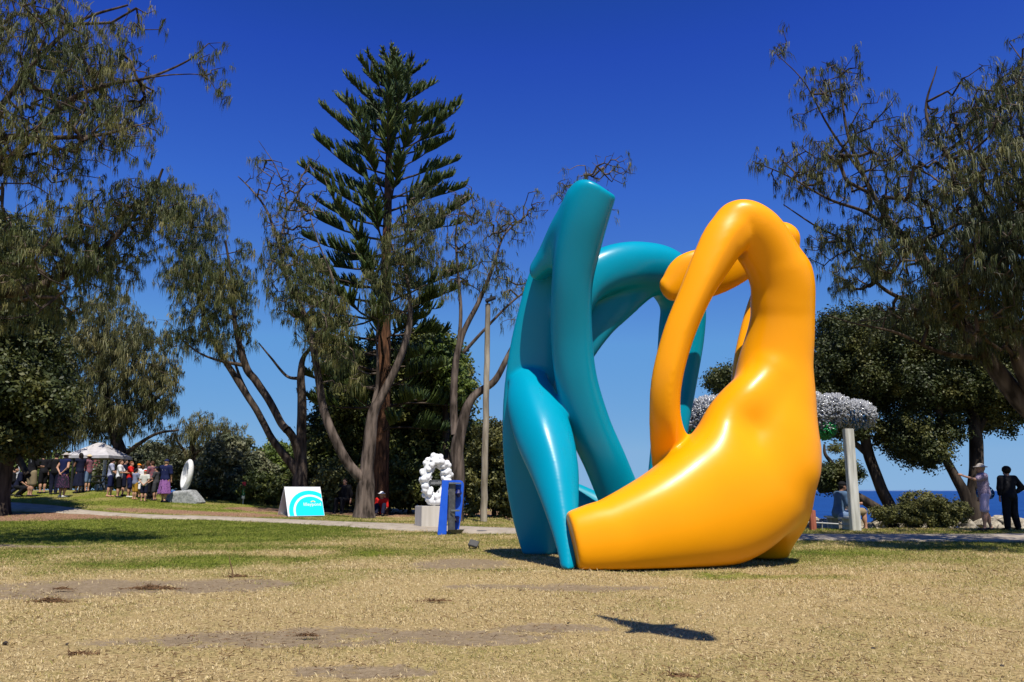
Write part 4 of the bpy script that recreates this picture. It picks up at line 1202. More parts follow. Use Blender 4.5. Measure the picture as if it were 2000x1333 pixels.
mass('shrub', 'shrub', 'rounded sunlit olive shrub between the leaning trunk and the forked shore tree', None,
     [[(1815, 1035, 22.4, .08), (1815, 1005, 22.4, .05), (1815, 985, 22.4, .03)]],
     [(1800, 985, 42, 24, 22.4, .8, 110), (1850, 1000, 38, 22, 22.4, .8, 90), (1770, 1005, 38, 18, 22.4, .8, 70), (1725, 1005, 20, 14, 22.4, .5, 30), (1820, 1010, 60, 16, 22.4, .8, 70)], 44, M_saltbush, (75, .17, .035))
# ------------------------------------------------------------------ sculptures, furniture and small things
M_white = noise_mat('white_stone', (0.70, 0.70, 0.70), (0.80, 0.80, 0.79), scale=6, rough=0.6, spec=0.3, bump=0.1)
M_plinth = noise_mat('sandstone_plinth', (0.50, 0.46, 0.39), (0.60, 0.56, 0.49), scale=1.2, rough=0.85, spec=0.15, bump=0.15, stretch=(6, 6, .5))
M_rock = noise_mat('grey_granite', (0.20, 0.21, 0.21), (0.36, 0.37, 0.37), scale=14, rough=0.85, spec=0.2, bump=0.5)
M_cream_rock = noise_mat('cream_limestone', (0.22, 0.19, 0.14), (0.46, 0.41, 0.32), scale=5, rough=0.9, spec=0.1, bump=0.8)
M_board = noise_mat('white_board', (0.74, 0.75, 0.77), (0.80, 0.80, 0.82), scale=3, rough=0.4, spec=0.3)
M_cyan = new_mat('cyan_print', 0.4, 0.3, (0.0, 0.62, 0.80))[0]
M_paleblue = new_mat('pale_blue_print', 0.4, 0.3, (0.50, 0.80, 0.86))[0]
M_print_white = new_mat('white_print', 0.4, 0.3, (0.82, 0.82, 0.82))[0]
M_print_sun = new_mat('sand_coloured_print', 0.4, 0.3, (0.75, 0.62, 0.30))[0]
M_print_green = new_mat('green_print', 0.4, 0.3, (0.10, 0.45, 0.30))[0]
M_blue = noise_mat('blue_powder_coat', (0.015, 0.10, 0.62), (0.02, 0.12, 0.70), scale=5, rough=0.4, spec=0.4)
M_darkblue = new_mat('dark_blue_panel', 0.35, 0.4, (0.005, 0.012, 0.11))[0]
M_steel = noise_mat('stainless_steel', (0.30, 0.30, 0.29), (0.45, 0.45, 0.44), scale=12, rough=0.32, spec=0.5, metal=0.9, stretch=(1, 1, 6))
M_dsteel = noise_mat('dull_steel', (0.10, 0.10, 0.10), (0.17, 0.17, 0.165), scale=12, rough=0.5, spec=0.4, metal=0.6)
M_black = noise_mat('black_plastic', (0.010, 0.010, 0.011), (0.02, 0.02, 0.02), scale=20, rough=0.5, spec=0.4)
M_wood_pale = noise_mat('weathered_white_timber', (0.40, 0.39, 0.34), (0.64, 0.63, 0.57), scale=5, rough=0.85, spec=0.15, bump=0.3, stretch=(3, 3, .25))
M_pole = noise_mat('weathered_pole_timber', (0.17, 0.14, 0.10), (0.40, 0.35, 0.27), scale=2.2, rough=0.9, spec=0.1, bump=0.4, stretch=(3, 3, .5))
M_red_timber = noise_mat('red_timber', (0.26, 0.075, 0.045), (0.40, 0.14, 0.09), scale=6, rough=0.85, spec=0.1, stretch=(3, 3, .3))
M_canvas = noise_mat('white_canvas', (0.36, 0.35, 0.36), (0.50, 0.48, 0.49), scale=4, rough=0.9, spec=0.1)
M_gunmetal = new_mat('dark_metal', 0.5, 0.4, (0.03, 0.03, 0.03), 0.3)[0]
M_maroon = noise_mat('maroon_banner', (0.32, 0.05, 0.08), (0.42, 0.10, 0.12), scale=4, rough=0.8, spec=0.1)
M_rail = new_mat('grey_pipe', 0.5, 0.4, (0.45, 0.45, 0.45), 0.2)[0]
M_orange = new_mat('orange_band', 0.5, 0.3, (0.75, 0.13, 0.02))[0]
M_green_sign = new_mat('green_sign_face', 0.5, 0.3, (0.01, 0.14, 0.05))[0]
M_red_sign = new_mat('red_sign_face', 0.5, 0.3, (0.55, 0.03, 0.06))[0]

def text_obj(body, size, mat, parent, name='lettering', extrude=0.002, align='CENTER'):
    cu = bpy.data.curves.new(name, 'FONT')
    cu.body = body; cu.size = size; cu.extrude = extrude; cu.align_x = align; cu.align_y = 'CENTER'; cu.resolution_u = 3
    o = bpy.data.objects.new(name, cu)
    sc.collection.objects.link(o)
    bpy.context.view_layer.update()
    me = bpy.data.meshes.new_from_object(o.evaluated_get(bpy.context.evaluated_depsgraph_get()))
    bpy.data.objects.remove(o)
    me.name = name; me.materials.clear(); me.materials.append(mat)
    o = bpy.data.objects.new(name, me); sc.collection.objects.link(o)
    o.parent = parent
    return o

def gz_(x, y): return float(hgt(x, y))
def spot(px, Y):
    p = at(px, 958, Y)
    return p[0], Y, gz_(p[0], Y)

# ---- folded cyan board (A-frame)
p = G(588, 1008); yaw = math.radians(36)
fb = empty('folding_sign', (p[0], p[1], gz_(p[0], p[1]))); fb.rotation_euler = (0, 0, yaw)
tag(fb, 'large white folding board with cyan circle and white lettering beside the path', 'sign')
sY = pxm(p[1])
bw, bh, dep = 73 * sY, 55 * sY, 56 * sY
# local: front panel bottom at y=-dep/2, ridge at y=0 top
fl = math.hypot(bh, dep / 2); tilt = math.atan2(dep / 2, bh)
Mf = Matrix.Rotation(-tilt, 3, 'X'); Mk = Matrix.Rotation(tilt, 3, 'X')
mb = MB(); mb.box((0, -dep / 4, bh / 2), (bw, 0.018, fl), Mf, 0.004); front_panel = mb.build('front_panel', M_board, fb)
mb = MB(); mb.box((0, dep / 4, bh / 2), (bw, 0.018, fl), Mk, 0.004); mb.build('back_panel', M_board, fb)
mb = MB(); mb.box((-bw * .40, 0, 0.03), (0.03, dep * .9, 0.02)); mb.build('cross_bar', M_board, fb)
mb = MB(); mb.box((0, 0, bh + 0.004), (bw, 0.03, 0.012)); mb.build('hinge', M_board, fb)
# prints: polygons clipped to the panel, in panel coordinates (u across, v up from the centre)
def clip_poly(P, w, h):
    def cl(P, f, inter):
        out = []
        for i in range(len(P)):
            a, b = P[i - 1], P[i]
            if f(b):
                if not f(a): out.append(inter(a, b))
                out.append(b)
            elif f(a): out.append(inter(a, b))
        return out
    for ax, sgn, lim in ((0, 1, w), (0, -1, w), (1, 1, h), (1, -1, h)):
        f = lambda q: sgn * q[ax] <= lim
        def inter(a, b):
            t = (sgn * lim - a[ax]) / (b[ax] - a[ax]); return (a[0] + t * (b[0] - a[0]), a[1] + t * (b[1] - a[1]))
        P = cl(P, f, inter)
        if not P: return P
    return P
def print_disc(name, cx, cy, r, mat, lift, parent, r2=None):
    n = 72
    w, h = bw / 2 - .012, fl / 2 - .012
    mb = MB()
    if r2 is None:
        P = clip_poly([(cx + r * math.cos(a), cy + r * math.sin(a)) for a in [i * 2 * math.pi / n for i in range(n)]], w, h)
        polys = [P]
    else:
        polys = []
        for i in range(n):
            a, b = i * 2 * math.pi / n, (i + 1) * 2 * math.pi / n
            polys.append(clip_poly([(cx + r * math.cos(a), cy + r * math.sin(a)), (cx + r * math.cos(b), cy + r * math.sin(b)), (cx + r2 * math.cos(b), cy + r2 * math.sin(b)), (cx + r2 * math.cos(a), cy + r2 * math.sin(a))], w, h))
    for P in polys:
        if len(P) < 3: continue
        mb.add([tuple(Mf @ Vector((q[0], -0.0095 - lift, q[1])) + Vector((0, -dep / 4, bh / 2))) for q in P], [tuple(range(len(P)))])
    o = mb.build(name, mat, parent); return o
cx, cy = bw * .16, -fl * .36
print_disc('printed_ring', cx, cy, bh * .94, M_paleblue, 0.0015, front_panel, bh * .925)
print_disc('printed_ring', cx, cy, bh * .82, M_cyan, 0.0015, front_panel, bh * .66)
print_disc('printed_disc', cx, cy, bh * .585, M_cyan, 0.0015, front_panel)
tx = text_obj('lilleypond', 0.165, M_print_white, front_panel)
tx.matrix_local = Matrix.Translation(Mf @ Vector((bw * .20, -0.0125, -fl * .11)) + Vector((0, -dep / 4, bh / 2))) @ (Mf @ Matrix.Rotation(math.pi / 2, 3, 'X')).to_4x4()
mb = MB()
def panel_pt(u, v, l): return tuple(Mf @ Vector((u, -0.0095 - l, v)) + Vector((0, -dep / 4, bh / 2)))
arc = [(bw * .23 + .085 * math.cos(a), -fl * .035 + .055 * math.sin(a)) for a in np.linspace(0, math.pi, 12)] + [(bw * .23 + .045 * math.cos(a), -fl * .035 + .025 * math.sin(a)) for a in np.linspace(math.pi, 0, 12)]
for i in range(11):
    mb.add([panel_pt(*arc[i], .004), panel_pt(*arc[i + 1], .004), panel_pt(*arc[22 - i], .004), panel_pt(*arc[23 - i], .004)], [(0, 1, 2, 3)])
mb.build('printed_sun', M_print_sun, front_panel)
mb = MB(); mb.add([panel_pt(bw * .23 + .04 * math.cos(a), -fl * .035 + .022 * math.sin(a), .004) for a in np.linspace(0, math.pi, 10)], [tuple(range(10))])
mb.build('printed_hill', M_print_green, front_panel)

# ---- white bubble ring on a sandstone plinth
Yb = 22.3
bx, by, bz = spot(839, Yb)
s = pxm(Yb)
bp = empty('stone_plinth', (bx, by, bz)); bp.rotation_euler = (0, 0, math.radians(24))
tag(bp, 'square pale sandstone plinth carrying the white bubble ring', 'plinth')
mb = MB(); mb.box((0, 0, 20 * s - .05), (44 * s, 44 * s, 42 * s + .1), None, 0.012); mb.build('block', M_plinth, bp)
rs = np.random.RandomState(3)
ringz = bz + 41 * s
rx_o, rz_o = 29 * s, 52 * s
rc = np.array([bx + 13 * s, by, ringz + 50 * s])
mb = MB()
balls = []
for i in range(150):
    a = i * 2.399; 
    rr1 = rs.uniform(-1, 1)
    cxr, czr = 21.5 * s, 38 * s
    th = a + rs.uniform(-.1, .1); tube = 8.2 * s
    ph = rs.uniform(0, 6.28)
    px_ = (cxr + tube * math.cos(ph)) * math.cos(th); pz_ = (czr + tube * 1.2 * math.cos(ph)) * math.sin(th); py_ = tube * 1.1 * math.sin(ph)
    balls.append((px_, py_, pz_, rs.uniform(3.4, 6.2) * s))
for th in np.linspace(-2.2, -.95, 9):
    for k in range(4):
        balls.append((24 * s * math.cos(th) + rs.uniform(-3, 3) * s, rs.uniform(-8, 8) * s, 44 * s * math.sin(th) + rs.uniform(-3, 3) * s, rs.uniform(4, 7) * s))
h = 0.022
lo = np.array([-38 * s, -22 * s, -56 * s]); n = np.ceil(np.array([76 * s, 44 * s, 114 * s]) / h).astype(int) + 1
X = lo[0] + np.arange(n[0]) * h; Yg = lo[1] + np.arange(n[1]) * h; Z = lo[2] + np.arange(n[2]) * h
XX, YY, ZZ = np.meshgrid(X, Yg, Z, indexing='ij')
th = np.arctan2(ZZ / (38 * s), XX / (21.5 * s))
Fb = np.sqrt((XX - 21.5 * s * np.cos(th)) ** 2 + (YY) ** 2 + (ZZ - 38 * s * np.sin(th)) ** 2) - 8.2 * s
for q in balls:
    d = np.sqrt((XX - q[0]) ** 2 + (YY - q[1]) ** 2 + (ZZ - q[2]) ** 2) - q[3]
    Fb = smin(Fb, d, 0.012)
Fb = np.maximum(Fb, -(ZZ + 50 * s))
Fb[0] = 1; Fb[-1] = 1; Fb[:, 0] = 1; Fb[:, -1] = 1; Fb[:, :, 0] = 1; Fb[:, :, -1] = 1
V, Qd = surface_nets(Fb, lo, h)
ang = math.radians(16); ca, sa = math.cos(ang), math.sin(ang)
V = np.stack([V[:, 0] * ca - V[:, 1] * sa, V[:, 0] * sa + V[:, 1] * ca, V[:, 2]], 1)
br = mesh_from('bubble_ring_sculpture', V, Qd, M_white, smooth_sh=True)
br.location = rc
tag(br, 'white ring sculpture made of clustered bubbles standing on the sandstone plinth', 'sculpture')

# ---- white disc sculpture with a hole, on a grey boulder
Yr = 32.0
sx, sy_, sz = spot(364, Yr); s = pxm(Yr)
mb = MB()
rs = np.random.RandomState(8)
import bmesh
bm = bmesh.new()
prof = [(-33, -3), (-34, 10), (-20, 22), (14, 24), (30, 8), (35, 0), (30, -5)]
for yy_, sc__ in ((-20, .86), (-13, 1.0), (13, 1.0), (20, .8)):
    for q in prof: bm.verts.new((q[0] * s * sc__ + rs.uniform(-1, 1) * s, yy_ * s, max(-.2, q[1] * s * (sc__ if q[1] > 0 else 1)) + rs.uniform(-.8, .8) * s))
bm.verts.ensure_lookup_table()
m_ = len(prof)
for k in range(3):
    for i in range(m_):
        j = (i + 1) % m_
        bm.faces.new([bm.verts[k * m_ + i], bm.verts[k * m_ + j], bm.verts[(k + 1) * m_ + j], bm.verts[(k + 1) * m_ + i]])
bm.faces.new([bm.verts[i] for i in range(m_)][::-1]); bm.faces.new([bm.verts[3 * m_ + i] for i in range(m_)])
bmesh.ops.recalc_face_normals(bm, faces=bm.faces[:])
bmesh.ops.bevel(bm, geom=bm.edges[:], offset=.02, segments=2, affect='EDGES')
me = bpy.data.meshes.new('base_boulder'); bm.to_mesh(me); bm.free(); me.materials.append(M_rock)
bo = bpy.data.objects.new('base_boulder', me); sc.collection.objects.link(bo); bo.location = (sx, sy_, sz)
tag(bo, 'flat topped grey granite boulder under the white holed disc', 'boulder')
# the disc: thick dish turned to the left
h = 0.028
R1 = np.array([13.5 * s * 1.55, 14 * s, 31 * s])
lo = np.array([-26 * s, -26 * s, -33 * s]); n = np.ceil(np.array([52 * s, 52 * s, 66 * s]) / h).astype(int) + 1
XX, YY, ZZ = np.meshgrid(lo[0] + np.arange(n[0]) * h, lo[1] + np.arange(n[1]) * h, lo[2] + np.arange(n[2]) * h, indexing='ij')
# local axes: v = face normal (towards the camera-left), u = across, z up with a slight lean
def ellip(a, b, c, ra, rb, rc_):
    e = np.sqrt((a / ra) ** 2 + (b / rb) ** 2 + (c / rc_) ** 2) + 1e-6
    return (e - 1) * min(ra, rb, rc_)
body = ellip(XX, YY, ZZ, 17 * s, 9.5 * s, 31 * s)
dish = ellip(XX, YY + 11 * s, ZZ - 1 * s, 14 * s, 13 * s, 26 * s)
hole = ellip(XX, YY, ZZ + 1 * s, 6.0 * s, 40 * s, 9.5 * s)
Fd = -smin(-body, dish, 0.03); Fd = -smin(-Fd, hole, 0.05)
Fd = np.maximum(Fd, -(ZZ + 30 * s))
Fd[0] = 1; Fd[-1] = 1; Fd[:, 0] = 1; Fd[:, -1] = 1; Fd[:, :, 0] = 1; Fd[:, :, -1] = 1
V, Qd = surface_nets(Fd, lo, h); V = laplace(V, Qd, 2)
ang = math.radians(-44); ca, sa = math.cos(ang), math.sin(ang)
V = np.stack([V[:, 0] * ca - V[:, 1] * sa, V[:, 0] * sa + V[:, 1] * ca, V[:, 2]], 1)
V[:, 0] += 0.13 * V[:, 2]
ds = mesh_from('disc_sculpture', V, Qd, M_white, smooth_sh=True); ds.location = (sx - 1 * s, sy_, sz + 22.5 * s + 30 * s)
tag(ds, 'tall white oval stone disc with a hole standing on the grey boulder', 'sculpture')

# ---- blue drinking fountain
Yf = 18.9
fx, fy, fz = spot(878, Yf); s = pxm(Yf)
df = empty('drinking_fountain', (fx, fy, fz))
tag(df, 'blue and stainless steel drinking fountain with a dog bowl at the path edge', 'drinking fountain')
def plate(name, poly, y0, th, mat, parent):
    mb = MB(); n_ = len(poly)
    V = [(q[0] * s, y0, q[1] * s) for q in poly] + [(q[0] * s, y0 + th, q[1] * s) for q in poly]
    F = [tuple(range(n_)), tuple(range(2 * n_ - 1, n_ - 1, -1))] + [(i, i + n_, (i + 1) % n_ + n_, (i + 1) % n_) for i in range(n_)]
    mb.add(V, F); return mb.build(name, mat, parent)
plate('side_panel', [(-21, -2), (-4, -2), (-1.5, 103), (-13.5, 103)][::-1], -.16, .05, M_blue, df)
rp = [(-3, 3), (18, 3), (22, 30), (25, 60), (27, 92), (26.5, 97), (24, 101), (20, 103), (-3, 103)]
plate('side_panel', rp[::-1], .10, .05, M_blue, df)
mb = MB(); mb.box((5 * s, 0.03, 50 * s), (13 * s, .18, 98 * s), None, .01); mb.build('steel_column', M_dsteel, df)
mb = MB(); mb.box((-27 * s, -.02, 98 * s), (25 * s, .26, 11 * s), None, .02); bs = mb.build('top_trough', M_dsteel, df)
tx = text_obj('aquafill', .085, M_rail, bs); tx.location = (-25 * s, -.153, 98 * s); tx.rotation_euler = (math.pi / 2, 0, 0)
mb = MB(); mb.box((11 * s, -.02, 97 * s), (24 * s, .20, 3 * s), None, .008); mb.build('top_basin', M_steel, df)
mb = MB(); mb.tube([(17 * s, .0, 86 * s), (17 * s, 0, 78 * s), (18 * s, 0, 70 * s)], [.05, .09, .02], 10); mb.build('spout_guard', M_darkblue, df)
mb = MB(); mb.box((12 * s, -.03, 45 * s), (17 * s, .12, 3.5 * s), None, .008); mb.build('bottle_shelf', M_steel, df)
mb = MB(); mb.tube([(4 * s, -.08, 42 * s), (13 * s, -.02, 26 * s)], .018, 6); mb.build('brace', M_dsteel, df)
mb = MB(); mb.tube([(15 * s, .02, 33 * s), (15 * s, .02, 22 * s)], [.07, .03], 10); mb.build('outlet_guard', M_darkblue, df)
mb = MB(); prof = [(-.0, .02), (.10, .02), (.16, .10), (.17, .11), (.15, .11), (.09, .04), (0, .04)]
V = []; F = []
for k in range(18):
    a = k * math.pi / 9
    for q in prof: V.append((14 * s + q[0] * math.cos(a) * 1.15, -.05 + q[0] * math.sin(a), q[1]))
for k in range(18):
    for i in range(len(prof) - 1):
        F.append((k * 7 + i, ((k + 1) % 18) * 7 + i, ((k + 1) % 18) * 7 + i + 1, k * 7 + i + 1))
mb.add(V, F); mb.build('dog_bowl', M_dsteel, df)

# ---- steel cover in the grass, black floodlight
cx_, cy__, cz_ = G(941, 1041); mb = MB()
mb.tube([(0, 0, -.05), (0, 0, .05), (0, 0, .055)], [.125, .125, .05], 20); o = mb.build('drain_cover', M_steel); o.location = (cx_, cy__, gz_(cx_, cy__))
tag(o, 'small round steel cover in the grass beside the path', 'drain cover')
c = G(925, 1072); s = pxm(c[1])
fl_ = empty('ground_floodlight', (c[0], c[1], gz_(c[0], c[1]))); tag(fl_, 'small black floodlight lying tilted in the grass left of the sculpture', 'floodlight')
mb = MB(); mb.box((0, 0, .085), (.17, .05, .13), Matrix.Rotation(math.radians(-42), 3, 'X') @ Matrix.Rotation(math.radians(18), 3, 'Y'), .008); mb.build('lamp_head', M_black, fl_)
mb = MB(); mb.tube([(-.06, .02, .10), (-.09, .05, -.03)], .010, 6); mb.tube([(.07, .02, .08), (.10, .05, -.03)], .010, 6); mb.tube([(-.09, .05, .0), (.10, .05, 0)], .010, 6); mb.build('bracket', M_black, fl_)

# ---- wooden light pole
lx, ly, lz = spot(945, 26.0); s = pxm(26.0)
lp = empty('light_pole', (lx, ly, lz)); tag(lp, 'tall weathered timber pole with a floodlight on top left of the teal sculpture', 'light pole')
Hs = at(945, 595, 26.0)[2] - lz
rs = np.random.RandomState(2)
Pp = np.stack([np.linspace(0, .10, 24) + rs.randn(24) * .006, np.zeros(24), np.linspace(-.2, Hs, 24)], 1)
V, F = limb_mesh(Pp, np.linspace(.115, .088, 24), 12, rs, .04); mesh_from('pole', V, F, M_pole, lp, smooth_sh=True)
mb = MB(); mb.tube([(.1, 0, Hs - .02), (.1, 0, Hs + .02)], [.09, .085], 12); mb.build('pole_cap', M_pole, lp)
mb = MB(); mb.box((0.18, -.05, Hs + .16), (.36, .22, .09), Matrix.Rotation(math.radians(-22), 3, 'Y'), .015); lh = mb.build('lamp_head', M_gunmetal, lp)
mb = MB(); mb.tube([(.08, 0, Hs), (.10, 0, Hs + .13)], .025, 6); mb.build('bracket', M_gunmetal, lp)

# ---- green and red marker post
mx_, my_, mz_ = spot(476, 33.0); s = pxm(33.0)
mp_ = empty('marker_post', (mx_, my_, mz_)); tag(mp_, 'narrow green and red marker sign on a white post before the grey scrub', 'sign')
mb = MB(); mb.tube([(0, .02, -.1), (0, .02, 30 * s)], .02, 8); mb.build('post', M_rail, mp_)
mb = MB(); mb.box((0, 0, 26 * s), (5.5 * s, .02, 18 * s)); gp = mb.build('green_panel', M_green_sign, mp_)
mb = MB(); mb.box((0, 0, 39.2 * s), (7 * s, .02, 8 * s)); mb.build('red_panel', M_red_sign, mp_)
mb = MB(); mb.box((0, 0, 14 * s), (5.5 * s, .02, 5.6 * s)); mb.build('white_panel', M_board, mp_)
for k in range(3):
    tx = text_obj(('N', 'A', 'R')[k] if False else '|', .09, M_print_white, gp); tx.location = (0, -.012, (21 + 5 * k) * s); tx.rotation_euler = (math.pi / 2, 0, 0)

# ---- white shelter with table, banner and posts behind
Ys = 36.0
hx, hy, hz = spot(187, Ys); s = pxm(Ys)
sh = empty('canopy_shelter', (hx, hy, hz)); tag(sh, 'small white peaked canopy shelter on dark posts behind the crowd', 'canopy')
roofz = at(187, 892, Ys)[2] - hz; apz = at(187, 865, Ys)[2] - hz
hw = 43 * s; hd = 1.1
mb = MB(); ov = [(-hw, -hd, roofz), (hw, -hd, roofz), (hw, hd, roofz), (-hw, hd, roofz), (-.12, 0, apz), (.12, 0, apz)]
mb.add(ov, [(0, 1, 5, 4), (1, 2, 5), (2, 3, 4, 5), (3, 0, 4)]); mb.build('roof', M_canvas, sh)
for nm, a, b in (('valance', 0, 1), ('valance', 1, 2), ('valance', 2, 3), ('valance', 3, 0)):
    A = Vector(ov[a]); B = Vector(ov[b]); mid = (A + B) / 2; L = (B - A).length; an = math.atan2((B - A).y, (B - A).x)
    mb = MB(); mb.box((mid.x, mid.y, roofz - .05), (L, .012, .12), Matrix.Rotation(an, 3, 'Z')); mb.build(nm, M_canvas, sh)
for ax, ay in ((-.6, -.9), (.04, -.9), (.6, .8), (-.8, .8)):
    mb = MB(); mb.tube([(ax * hw, ay * hd, roofz), (ax * hw * .94 - (.12 if ax == .04 else 0), ay * hd, -.05)], .05, 8); mb.build('post', M_gunmetal, sh)
tbx = empty('picnic_table', (at(178, 958, 34.5)[0], 34.5, gz_(at(178, 958, 34.5)[0], 34.5))); tag(tbx, 'dark low picnic table under the white shelter', 'table')
s = pxm(34.5)
mb = MB(); mb.box((0, 0, .62), (1.1, .7, .05), None, .01); mb.build('table_top', M_gunmetal, tbx)
for sx_ in (-.42, .42):
    mb = MB(); mb.tube([(sx_, -.3, 0), (sx_, .3, .6)], .025, 6); mb.build('leg', M_gunmetal, tbx)
    mb = MB(); mb.tube([(sx_, .3, 0), (sx_, -.3, .6)], .025, 6); mb.build('leg', M_gunmetal, tbx)
mb = MB(); mb.box((.62, -.45, .38), (.5, .28, .04), None, .01); mb.build('bench_seat', M_gunmetal, tbx)
for sx_ in (.42, .82):
    mb = MB(); mb.tube([(sx_, -.45, 0), (sx_, -.45, .37)], .02, 6); mb.build('leg', M_gunmetal, tbx)
bn = at(178, 904, 46); mb = MB(); s46 = pxm(46)
ba = empty('maroon_banner', (bn[0], 46, gz_(bn[0], 46))); tag(ba, 'faded maroon fence banner glimpsed below the white shelter roof', 'banner')
bzt = bn[2] - gz_(bn[0], 46)
mb.box((0, 0, bzt), (38 * s46, .02, 22 * s46)); mb.build('banner_cloth', M_maroon, ba)
for q in (-1, 1):
    mb = MB(); mb.tube([(q * 19.5 * s46, 0, -.1), (q * 19.5 * s46, 0, bzt + .4)], .035, 6); mb.build('post', M_rail, ba)
mb = MB(); mb.tube([(-19.5 * s46, 0, bzt - 13 * s46), (19.5 * s46, 0, bzt - 13 * s46)], .03, 6); mb.build('bottom_rail', M_rail, ba)
w_ = spot(200, 38.0); s38 = pxm(38)
wp = empty('white_post', w_); tag(wp, 'white post on a square concrete base right of the shelter', 'post')
mb = MB(); mb.tube([(0, 0, 0), (0, 0, 60 * s38)], .07, 8); mb.build('shaft', M_board, wp)
mb = MB(); mb.box((-.05, 0, .12), (20 * s38, .4, .30), None, .02); mb.build('footing', M_plinth, wp)
w_ = spot(11, 40.0); s40 = pxm(40)
cn = empty('striped_bollard', w_); tag(cn, 'orange and white striped bollard at the far left under the trees', 'bollard')
mb = MB(); mb.tube([(0, 0, 0), (0, 0, 75 * s40)], .055, 8); mb.build('tube', M_board, cn)
for k in (33, 45, 57):
    mb = MB(); mb.tube([(0, 0, k * s40), (0, 0, (k + 6) * s40)], .063, 8); mb.build('band', M_orange, cn)
rl = empty('pipe_fence', spot(35, 44.0)); tag(rl, 'low grey pipe fence behind the people on the far left', 'fence')
s44 = pxm(44)
for hh in (24, 32):
    mb = MB(); mb.tube([(-60 * s44, 0, hh * s44), (25 * s44, 0, hh * s44 * 1.0)], .04, 6); mb.build('rail', M_rail, rl)
for q in (-55, -20, 20):
    mb = MB(); mb.tube([(q * s44, 0, -.1), (q * s44, 0, 34 * s44)], .045, 6); mb.build('post', M_rail, rl)
for k, (pxx, hh) in enumerate(((17, 62), (31, 55))):
    w_ = spot(pxx, 50.0); mb = MB(); mb.tube([(0, 0, 0), (0, 0, (hh + 26) * pxm(50))], .10, 8); o = mb.build('grey_post', M_rail); o.location = w_
    tag(o, ('taller' if k == 0 else 'shorter') + ' plain grey post beyond the pipe fence at far left', 'post')

# ---- glittering cloud on a white post
Yc = 21.0; s = pxm(Yc)
blobs = [(1385, 812, 42, 36), (1440, 800, 50, 38), (1510, 800, 55, 40), (1580, 806, 48, 38), (1625, 802, 38, 30), (1668, 810, 38, 26), (1350, 830, 18, 22), (1690, 820, 16, 14), (1400, 845, 50, 22), (1600, 838, 30, 18)]
cpt = np.array([list(at(b[0], b[1], Yc)) for b in blobs]); rad = np.array([[b[2] * s, min(b[2], 40) * s * 1.1, b[3] * s] for b in blobs])
rs = np.random.RandomState(4)
Vs = []; Fs = []; off = 0; colv = []
def bottle(n, c, nrm, L, r):
    pass
Nb = 7500
A_p = []; B_p = []
while len(A_p) < Nb:
    k = rs.choice(len(blobs), p=(rad[:, 0] ** 2) / (rad[:, 0] ** 2).sum())
    d = unit(rs.randn(3)); p = cpt[k] + d * rad[k]
    e = (((p - cpt) / rad) ** 2).sum(1); e[k] = 2
    if e.min() < .9: continue
    nrm = unit(d / rad[k] + rs.randn(3) * .35 / rad[k])
    A_p.append(p - nrm * .10); B_p.append(p + nrm * rs.uniform(.02, .09))
A_p = np.array(A_p); B_p = np.array(B_p)
pxc = 1000 + (A_p[:, 0] / A_p[:, 1]) * FPX; pyc = 958 - (A_p[:, 2] - 1) / A_p[:, 1] * FPX
base_m = at(1500, 1027, Yc)
cl = empty('cloud_sculpture', (base_m[0], Yc, gz_(base_m[0], Yc)))
tag(cl, 'glittering cloud sculpture of clear plastic bottles on white timber posts behind the yellow form', 'sculpture')
clo = np.array(cl.location)
def clear_mat(name, col, rough=0.12, tr=0.55):
    m, n, l, b = new_mat(name, rough, 0.9, col)
    b.inputs['Transmission Weight'].default_value = tr; b.inputs['IOR'].default_value = 1.35
    return m
M_clear = clear_mat('clear_plastic', (0.64, 0.66, 0.70), .1, .55); M_gplastic = clear_mat('green_plastic', (0.01, 0.30, 0.07), .2, .3); M_bplastic = clear_mat('blue_plastic', (0.05, 0.16, 0.36), .2, .4); M_dark_plastic = clear_mat('dark_grey_plastic', (0.22, 0.24, 0.24), .25, .2)
za = pyc
isg = (pyc > 838) & ((pxc < 1382) | ((pxc > 1560) & (pxc < 1640)))
isb = ((pyc > 855) & (pxc < 1400)) | ((pyc > 812) & (pyc < 836) & (pxc > 1642) & (pxc < 1690) & (rs.rand(Nb) < .5))
isb &= ~((pyc < 855) & (pxc < 1400))
isg &= ~isb
iss = (pyc > 834) & ~isg & ~isb  # bottles low on the cloud take a darker grey plastic
for nm, mk, mt in (('clear_bottles', ~(isg | isb | iss), M_clear), ('green_bottles', isg, M_gplastic), ('blue_bottles', isb, M_bplastic), ('underside_bottles', iss, M_dark_plastic)):
    if mk.sum() == 0: continue
    k = mk.sum()
    rr_ = rs.uniform(.018, .032, k)
    V, F = frusta(A_p[mk], B_p[mk], rr_, rr_ * .75, 6)
    tops = (np.arange(k) * 12)[:, None] + np.arange(6, 12)[None]
    o = mesh_from(nm, V - clo, [F, tops], mt, cl); tag(o, kind='stuff')
# dull wire core so that the cloud is not hollow
mb = MB()
for c_, r_ in zip(cpt, rad): mb.ell(tuple(c_ - clo), tuple(r_ * .90), 14, 9)
mb.build('wire_frame_core', noise_mat('silvery_mesh', (0.07, 0.075, 0.085), (0.22, 0.23, 0.25), scale=30, rough=0.5, spec=0.5), cl, True)
for pxx, pyt, pyb, Yp in ((1664, 838, 1026, 20.4), (1480, 850, 1026, 21.4), (1395, 850, 1026, 20.8)):
    t_ = at(pxx - 8 if pxx > 1600 else pxx, pyt, Yp); b_ = at(pxx + 6 if pxx > 1600 else pxx, pyb, Yp); b_[2] = gz_(b_[0], Yp) - .1
    b_[0] = t_[0]
    mb = MB(); mid = (t_ + b_) / 2 - clo
    mb.box(tuple(mid), (18 * s * .92, .2, t_[2] - b_[2]), None, .012); mb.build('post', M_wood_pale, cl)

